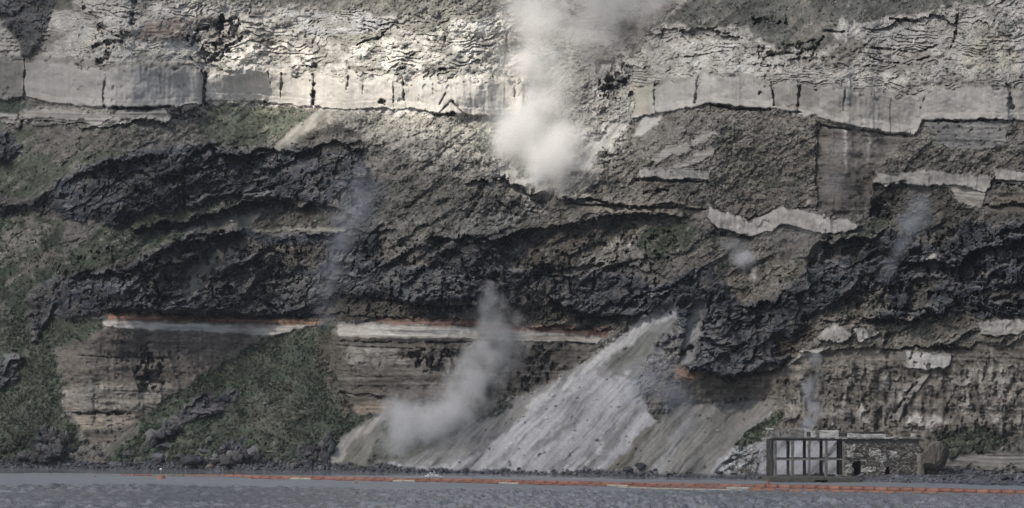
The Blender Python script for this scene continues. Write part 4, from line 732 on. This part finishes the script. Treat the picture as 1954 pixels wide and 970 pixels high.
# rubble wall with an arched door and a window
ops = [(1628, 1643, 880, 912, True), (1690, 1699, 892, 905, False)]
def inside(u, v, g=0):
    for a, b_, t, bt, arch in ops:
        if a - g < u < b_ + g and t - g < v < bt + g:
            if arch and v < t + 7:
                if math.hypot((u - (a + b_) / 2) / ((b_ - a) / 2 + g), (v - (t + 7)) / (7 + g)) > 1: continue
            return True
    return False
def topv(u): return (846 if u < 1742 else 846 + (u - 1742) * 1.3) + 2.5 * math.sin(u * .41) * math.sin(u * .13 + 1) ** 2
r2 = np.random.default_rng(8); st_v, st_f = [], []
cube = np.array([(x, y, z) for z in (0, 1) for y in (0, 1) for x in (0, 1)], float); cf = np.array([(0, 2, 3, 1), (4, 5, 7, 6), (0, 1, 5, 4), (1, 3, 7, 5), (3, 2, 6, 7), (2, 0, 4, 6)])
v = 912.0; nb = 0
while v > 846:
    hh = r2.uniform(2.2, 4.0); u = 1612 + r2.uniform(-2, 0)
    while u < 1774:
        ll = r2.uniform(2.5, 7)
        if v - hh > topv(u) - 1 and not inside(u + ll / 2, v - hh / 2, .8):
            x0, x1 = wx_(u + .35), wx_(u + ll - .35); za, zb = wz_(v - .3), wz_(v - hh + .3); d = r2.uniform(-.05, .22)
            cc = cube.copy(); cc[:, 0] = x0 + cc[:, 0] * (x1 - x0); cc[:, 1] = YF + .3 - .25 - d + cc[:, 1] * (.5 + d); cc[:, 2] = za + cc[:, 2] * (zb - za)
            cc += r2.normal(size=cc.shape) * .035; st_v.append(cc); st_f.append(cf + nb * 8); nb += 1
        u += ll
    v -= hh
stm = rock_mat('rubble masonry', .5, 2, .95, .35)
scol = np.repeat(r2.choice([.11, .19, .26, .36], (nb, 1), p=[.3, .3, .22, .18]) * np.array([[1, .94, .86]]) * r2.uniform(.8, 1.2, (nb, 1)), 8, 0)
o = mesh_np('wall_stones', np.concatenate(st_v) - np.array(ro), np.concatenate(st_f), stm, scol, smooth_=False); o.parent = root; o['kind'] = 'stuff'
pz = np.random.default_rng(12)
for i, (a, b_, t, bt) in enumerate([(1617, 1631, 850, 858), (1618, 1627, 860, 872), (1660, 1680, 858, 868), (1672, 1690, 872, 880), (1700, 1712, 862, 872), (1645, 1670, 892, 900), (1614, 1624, 888, 902)]):
    boxes('plaster_patch', [(wx_(a), wx_(b_), YF - .1, YF + .12, wz_(bt), wz_(t))], plast, cuts=4, rough=.14, seed=120 + i)
yw0, yw1 = YF + .3, YF + 1.0
wall = [(wx_(1612), wx_(1628), yw0, yw1, z0 - .5, zt + .5), (wx_(1628.01), wx_(1642.99), yw0, yw1, wz_(879), zt + .5), (wx_(1643), wx_(1690), yw0, yw1, z0 - .5, zt + .5),
        (wx_(1690.01), wx_(1698.99), yw0, yw1, wz_(892), zt + .5), (wx_(1690.01), wx_(1698.99), yw0, yw1, z0 - .5, wz_(905)), (wx_(1699), wx_(1754), yw0, yw1, z0 - .5, zt + .5), (wx_(1754.01), wx_(1770), yw0, yw1, z0 - .5, wz_(866))]
boxes('wall_core', wall, dark, rough=0)
boxes('room_wall', [(wx_(1612), wx_(1755), YB, YB + .6, z0 - .5, zt + .5), (wx_(1611), wx_(1614), yw1 + .01, YB - .01, z0 - .5, zt + .5), (wx_(1752), wx_(1755), yw1 + .01, YB - .01, z0 - .5, zt + .5)], dark, rough=0)
# round buttress at the right end
b = bmesh.new(); bmesh.ops.create_cone(b, segments=20, radius1=1.0, radius2=.85, depth=wz_(866) - z0, cap_ends=True)
for vv in b.verts: vv.co += Vector((wx_(1757), YF - .3, (wz_(866) + z0) / 2)) - ro + Vector(r2.normal(size=3) * .04)
me = bpy.data.meshes.new('buttress'); b.to_mesh(me); b.free(); me.materials.append(conc); obj('buttress', me, root)
# plinth with a dark culvert mouth
YP = 546.0
def bx2(u0, u1, v0, v1, ya, yb): return (wx_(u0, YP), wx_(u1, YP), ya, yb, wz_(v1, YP), wz_(v0, YP))
boxes('plinth', [bx2(1470, 1555, 911.5, 924, YP, YF + 9), bx2(1580, 1640, 912.5, 924, YP, YF + 9), bx2(1555.01, 1579.99, 911.5, 916.5, YP, YF + 9), bx2(1555.02, 1579.98, 916.6, 923, YP + 4, YF + 8)], dark, rough=.0)
boxes('floor_slab', [(wx_(1466), wx_(1640), YF - 2, YB + 2, z0 - .35, z0 - .05)], conc_shade, cuts=5, rough=.03, seed=99)

#==BOOMS AND BUOYS==
orange = solid('orange boom cover', (.28, .14, .10), .6, .5, .3, .15); rust = solid('faded red boom cover', (.22, .105, .075), .6, .5, .35, .15); cream = solid('cream boom cover', (.38, .35, .29), .55, .5, .2, .15)
olive = solid('dirty olive boom cover', (.2, .18, .12), .6, .5, .3, .15); white = solid('white marker', (.7, .7, .68), .5, 4, .1, .1)
def yat(v): return CAMH * D0 / (SP * (v - VH))
def path_pts(pts, step):
    P = np.array(pts, float); uu = np.arange(P[0, 0], P[-1, 0], 1.0); vv_ = np.interp(uu, P[:, 0], P[:, 1]) + .25 * np.sin(uu / 37.)
    Y = yat(vv_); Xw = (uu - UC) * SP * Y / D0; d = np.r_[0, np.cumsum(np.hypot(np.diff(Xw), np.diff(Y)))]
    s_ = np.arange(0, d[-1], step); return np.stack([np.interp(s_, d, Xw), np.interp(s_, d, Y)], -1)
fm = {}
def float_mesh(rad, ln, mat):
    key = (round(rad, 2), round(ln, 1), mat.name)
    if key not in fm:
        b = bmesh.new(); segs = 10; ns = 9; rings = []
        for i in range(ns):
            t = i / (ns - 1); rr = rad * (min(1, (min(t, 1 - t) * 14 + .7))) * (1 + .06 * math.sin(i * 2.3)); rings.append([b.verts.new(((t - .5) * ln, math.cos(a) * rr, math.sin(a) * rr)) for a in [j * 2 * math.pi / segs for j in range(segs)]])
        for A_, B_ in zip(rings[:-1], rings[1:]):
            for j in range(segs): b.faces.new((A_[j], B_[j], B_[(j + 1) % segs], A_[(j + 1) % segs]))
        b.faces.new(rings[0]); b.faces.new(rings[-1][::-1]); bmesh.ops.recalc_face_normals(b, faces=b.faces)
        me = bpy.data.meshes.new('float'); b.to_mesh(me); b.free(); me.materials.append(mat); me.polygons.foreach_set('use_smooth', [True] * len(me.polygons)); fm[key] = me
    return fm[key]
def boom(pts, rad, mats, label, step=2.7, name='floating_boom', run=1):
    P = path_pts(pts, step); rt = bpy.data.objects.new(name, None); C.objects.link(rt); rt.location = (P[0, 0], P[0, 1], 0); tag(rt, label, 'floating boom', None)
    skirt = []
    for i, (a, b_) in enumerate(zip(P[:-1], P[1:])):
        mid_ = (a + b_) / 2; ln = float(np.hypot(*(b_ - a))); mt_ = mats[(i // run) % len(mats)]
        f = obj('float', float_mesh(rad, ln * .99, mt_), rt); f.location = (mid_[0] - P[0, 0], mid_[1] - P[0, 1], rad * .45 + .03 * math.sin(i * 1.7)); f.rotation_euler = (0, 0, math.atan2(b_[1] - a[1], b_[0] - a[0]))
    return rt
boom([(232, 907.5), (420, 909.5), (600, 911.5)], .24, [rust, olive, orange, rust], 'thin dirty boom at the far left end of the boom line', run=3)
boom([(430, 910.5), (640, 914.5), (860, 918), (1180, 925), (1440, 929.5), (1520, 930.5)], .4, [orange, orange, rust, orange, rust], 'long orange boom floating in front of the pale debris', run=2)
boom([(480, 913.5), (640, 917), (860, 921), (1180, 929), (1500, 935)], .3, [rust, rust, cream, rust, rust], 'dull red boom lying along the near side of the long orange boom', run=2)
boom([(1180, 930.5), (1300, 934.5), (1430, 937)], .18, [cream], 'cream boom on the near side left of the ruin')
boom([(1431, 937), (1640, 940.5), (1800, 943)], .36, [orange, orange, rust], 'bright orange boom joined to the right end of the cream boom')
boom([(1440, 931), (1640, 935.5), (1800, 939.5), (2010, 944.5)], .58, [rust, rust, orange, rust], 'thick red boom in front of the ruin reaching the right edge')
boom([(620, 912.2), (700, 915), (760, 916.2)], .16, [cream], 'short pale boom section beyond the orange boom')
def buoy(u, v, r, label, mast=False, cone=False, mat=orange, name='buoy'):
    Y = yat(v); x = (u - UC) * SP * Y / D0; rt = bpy.data.objects.new(name, None); C.objects.link(rt); rt.location = (x, Y, 0); tag(rt, label, 'buoy')
    b = bmesh.new(); bmesh.ops.create_cone(b, segments=20, radius1=r, radius2=r * (.25 if cone else .8), depth=r * (1.6 if cone else .7), cap_ends=True); bmesh.ops.bevel(b, geom=b.edges[:], offset=r * .1, segments=2, affect='EDGES')
    me = bpy.data.meshes.new('buoy_body'); b.to_mesh(me); b.free(); me.materials.append(mat); o = obj('float_body', me, rt, (0, 0, r * (.55 if cone else .25)))
    b = bmesh.new(); bmesh.ops.create_cone(b, segments=10, radius1=r * .08, radius2=r * .06, depth=r * (1.3 if mast else .5), cap_ends=True)
    me = bpy.data.meshes.new('mast'); b.to_mesh(me); b.free(); me.materials.append(olive); obj('mast', me, rt, (0, 0, r * (1.15 if mast else (1.5 if cone else .75))))
    if mast:
        b = bmesh.new(); bmesh.ops.create_uvsphere(b, u_segments=10, v_segments=8, radius=r * .26); me = bpy.data.meshes.new('lamp'); b.to_mesh(me); b.free(); me.materials.append(white); obj('top_mark', me, rt, (0, 0, r * 1.85))
buoy(307, 914, 1.15, 'largest orange buoy with a short mast and white top mark, at the left', True)
buoy(254, 908.5, .5, 'orange buoy at the left end of the thin dirty boom', cone=True)
buoy(181, 910.5, .32, 'small orange buoy floating alone left of the thin boom')
buoy(95, 907, .28, 'faint brownish buoy farthest left near the shore', mat=olive)
buoy(1465, 930, .95, 'orange cone buoy in front of the left corner of the ruin', cone=True)
buoy(1113, 934, .4, 'small orange float before the boom below the pale debris', mat=orange)
buoy(1226, 935, .35, 'small red float where the cream boom begins', mat=rust)
buoy(679, 922, .35, 'small orange float just before the boom below the pale streak', mat=orange)
buoy(1698, 943, .4, 'small orange float before the boom right of the ruin', mat=orange)
buoy(1932, 948, .4, 'small orange float before the boom near the right edge', mat=orange)
for u, v, lb in ((847, 922.5, 'thin marker post rising from the boom below the dust cloud'), (1038, 926.5, 'thin marker post rising from the boom below the middle of the debris'), (1429, 937.5, 'thin marker post at the right end of the cream boom')):
    Y = yat(v); b = bmesh.new(); bmesh.ops.create_cone(b, segments=10, radius1=.08, radius2=.07, depth=.9, cap_ends=True); bmesh.ops.create_uvsphere(b, u_segments=8, v_segments=6, radius=.11, matrix=__import__('mathutils').Matrix.Translation((0, 0, .5)))
    me = bpy.data.meshes.new('marker_post'); b.to_mesh(me); b.free(); me.materials.append(olive); tag(obj('marker_post', me, loc=((u - UC) * SP * Y / D0, Y, .4)), lb, 'post')
# splash of a falling stone
r3 = np.random.default_rng(3); Y = yat(910.5); x0 = (825 - UC) * SP * Y / D0; sv, sf = [], []
for k in range(170):
    a = r3.normal() * 1.0; h = abs(r3.normal()) * .55 * math.exp(-a * a * .5); s_ = r3.uniform(.05, .16)
    sv.append(ico_v * s_ * r3.uniform(.6, 1.3, (1, 3)) + np.array([x0 + a, Y + r3.normal() * .5, h + .05])); sf.append(ico_f + k * len(ico_v))
foam = solid('white foam', (.8, .82, .84), .6, 4, .05, .1)
tag(mesh_np('water_splash', np.concatenate(sv), np.concatenate(sf), foam, smooth_=True), 'small white splash at the waterline left of the pale debris', 'splash')

#==DUST==
def dust(name, label, blobs, dens, colr_, nz=.16, namp=1.15, thr=.38, push=.7, vox=1.3, aniso=0.0, wrp=5.2):
    """blobs: u, v, radius in photo pixels, weight; each sits in front of the slope behind it"""
    B = []
    for bl in blobs:
        u, v, r = bl[:3]; wgt = bl[3] if len(bl) > 3 else 1.0
        rr, c = surf(u, max(v, -100)); Y = float(np.median(Yd[max(rr - 8, 0):rr + 8, max(c - 8, 0):c + 8])); k = SP * Y / D0; rad = r * k
        Yc = Y - rad * push - 1.0; x, y, z = wpt(u, v, Yc); B.append((x, y, z, rad, wgt))
    b = bmesh.new()
    from mathutils import Matrix
    for x, y, z, r, wg in B: bmesh.ops.create_icosphere(b, subdivisions=3, radius=r * 1.6, matrix=Matrix.Translation((x, y, z)))
    me = bpy.data.meshes.new(name + '_tmp'); b.to_mesh(me); b.free(); t = bpy.data.objects.new('tmp', me); C.objects.link(t)
    md = t.modifiers.new('r', 'REMESH'); md.mode = 'VOXEL'; md.voxel_size = vox
    dg = bpy.context.evaluated_depsgraph_get(); me2 = bpy.data.meshes.new_from_object(t.evaluated_get(dg)); bpy.data.objects.remove(t); bpy.data.meshes.remove(me)
    me2.name = name; me2.materials.clear()
    m, n = new_mat(name + ' air'); N = n.nodes.new; L = n.links.new
    out = N('ShaderNodeOutputMaterial'); pv = N('ShaderNodeVolumePrincipled'); L(pv.outputs[0], out.inputs['Volume'])
    pv.inputs['Color'].default_value = (*colr_, 1); pv.inputs['Anisotropy'].default_value = aniso
    geo = N('ShaderNodeTexCoord'); nzn = N('ShaderNodeTexNoise'); nzn.inputs['Scale'].default_value = nz; nzn.inputs['Detail'].default_value = 6; nzn.inputs['Roughness'].default_value = .7; nzn.inputs['Distortion'].default_value = .3
    L(geo.outputs['Object'], nzn.inputs['Vector']); acc = None; src = geo.outputs['Object']
    for sca, am in ((.055, wrp * 2.6), (.16, wrp)):
        wn = N('ShaderNodeTexNoise'); wn.inputs['Scale'].default_value = sca; wn.inputs['Detail'].default_value = 2; L(geo.outputs['Object'], wn.inputs['Vector'])
        sb = N('ShaderNodeVectorMath'); sb.operation = 'SUBTRACT'; sb.inputs[1].default_value = (.5, .5, .5); L(wn.outputs['Color'], sb.inputs[0])
        ma = N('ShaderNodeVectorMath'); ma.operation = 'MULTIPLY_ADD'; ma.inputs[1].default_value = (am, am, am); L(sb.outputs[0], ma.inputs[0]); L(src, ma.inputs[2]); src = ma.outputs[0]
    for x, y, z, r, wg in B:
        d = N('ShaderNodeVectorMath'); d.operation = 'DISTANCE'; d.inputs[1].default_value = (x, y, z); L(src, d.inputs[0])
        mr = N('ShaderNodeMapRange'); mr.interpolation_type = 'SMOOTHSTEP'; mr.inputs['From Max'].default_value = r * 1.6; mr.inputs['To Min'].default_value = wg; mr.inputs['To Max'].default_value = 0
        L(d.outputs['Value'], mr.inputs['Value'])
        if acc is None: acc = mr.outputs[0]
        else:
            ad = N('ShaderNodeMath'); ad.operation = 'SMOOTH_MAX'; ad.inputs[2].default_value = .35; L(acc, ad.inputs[0]); L(mr.outputs[0], ad.inputs[1]); acc = ad.outputs[0]
    ns = N('ShaderNodeMath'); ns.operation = 'MULTIPLY_ADD'; L(nzn.outputs['Fac'], ns.inputs[0]); ns.inputs[1].default_value = namp; ns.inputs[2].default_value = -namp * .5
    sm_ = N('ShaderNodeMath'); sm_.operation = 'ADD'; L(acc, sm_.inputs[0]); L(ns.outputs[0], sm_.inputs[1])
    m2 = N('ShaderNodeMapRange'); m2.interpolation_type = 'SMOOTHSTEP'; m2.inputs['From Min'].default_value = thr - .3; m2.inputs['From Max'].default_value = thr + .6; m2.inputs['To Max'].default_value = dens; L(sm_.outputs[0], m2.inputs['Value'])
    # nothing outside the blobs
    m3 = N('ShaderNodeMath'); m3.operation = 'MULTIPLY'; L(m2.outputs[0], m3.inputs[0]); m4 = N('ShaderNodeMapRange'); m4.inputs['From Max'].default_value = .25; L(acc, m4.inputs['Value']); L(m4.outputs[0], m3.inputs[1])
    L(m3.outputs[0], pv.inputs['Density'])
    me2.materials.append(m); o = bpy.data.objects.new(name, me2); C.objects.link(o); tag(o, label, 'dust cloud'); return o
dust('dust_cloud', 'biggest white dust cloud pouring down the gap in the pale cliff', [(1060, 298, 56), (992, 262, 54), (1085, 262, 44, .85), (1035, 325, 34), (1025, 212, 46, .72), (1045, 165, 44, .56), (1010, 120, 46, .7), (1035, 60, 60, .5), (1120, 60, 66, .44), (1015, 10, 56, .56), (1160, -20, 90, .55), (1250, 0, 50, .5), (1072, 346, 22, .8)],
     .30, (.99, .985, .98), .13, .8)
dust('dust_cloud', 'grey dust cloud drifting down to the shore before the layered cliff', [(780, 818, 48), (815, 812, 44), (850, 792, 42), (880, 768, 40), (905, 738, 38, .95), (750, 838, 38, .95), (775, 775, 32, .95), (920, 705, 38, .9), (945, 670, 42, .85), (965, 640, 36, .75), (938, 610, 30, .85), (932, 580, 24, .8), (930, 560, 18, .8), (880, 720, 28, .6)], .20, (.97, .975, .99), .24, 1.5)
dust('dust_cloud', 'thin bluish dust column falling over the dark lava left of centre', [(650, 490, 36, .7), (642, 525, 34, .72), (634, 560, 32, .72), (625, 600, 30, .72), (662, 450, 40, .65), (678, 410, 46, .65), (695, 370, 46, .6)], .06, (.78, .84, .97), .2, .8)
dust('dust_cloud', 'small round puff under the zigzag pale ledge', [(1412, 488, 28, .95), (1400, 465, 20, .8), (1425, 470, 20, .8)], .26, (.92, .94, .99), .25, .8)
dust('dust_cloud', 'faint bluish dust over the dark lava near the right edge', [(1740, 430, 38, .75), (1750, 390, 28, .7), (1715, 470, 30, .7), (1690, 510, 24, .7)], .10, (.8, .86, .98), .2, .9)
dust('dust_cloud', 'thin dust column rising behind the roof of the ruin', [(1555, 700, 18, .7), (1552, 740, 20, .75), (1550, 780, 22, .85), (1545, 812, 22, .95)], .22, (.85, .89, .98), .25, .8)
dust('dust_cloud', 'pale dust standing behind the columns of the ruin', [(1545, 870, 34, .8), (1500, 880, 30, .7)], .14, (.92, .94, .99), .25, .8)
dust('dust_cloud', 'dark bluish dust beside the top of the pale debris cone', [(1235, 740, 46, .65), (1270, 700, 44, .6), (1290, 760, 50, .65)], .05, (.74, .8, .95), .18, .9)
dust('dust_cloud', 'brownish veil of dust below the zigzag pale ledge, right of the round puff', [(1490, 470, 42, .6), (1540, 455, 40, .65)], .05, (.66, .66, .7), .18, .9)
dust('dust_cloud', 'faint veil of dust on the brown wall below the pale blocks at right', [(1600, 290, 34, .6), (1600, 350, 36, .65)], .06, (.75, .75, .78), .18, .9)

#==HAZE==
b = bmesh.new(); g = bmesh.ops.create_cube(b, size=1)
for v in g['verts']: v.co = Vector((v.co.x * 8200, -900 + v.co.y * 3400, 86 + v.co.z * 186))
me = bpy.data.meshes.new('haze'); b.to_mesh(me); b.free()
m, n = new_mat('haze air'); out = n.nodes.new('ShaderNodeOutputMaterial'); pv = n.nodes.new('ShaderNodeVolumePrincipled')
pv.inputs['Density'].default_value = .00004; pv.inputs['Color'].default_value = (.86, .91, 1, 1); pv.inputs['Anisotropy'].default_value = .3
n.links.new(pv.outputs[0], out.inputs['Volume']); me.materials.append(m)
tag(obj('haze', me), kind='stuff', label='thin bluish dusty air between the water and the cliff')
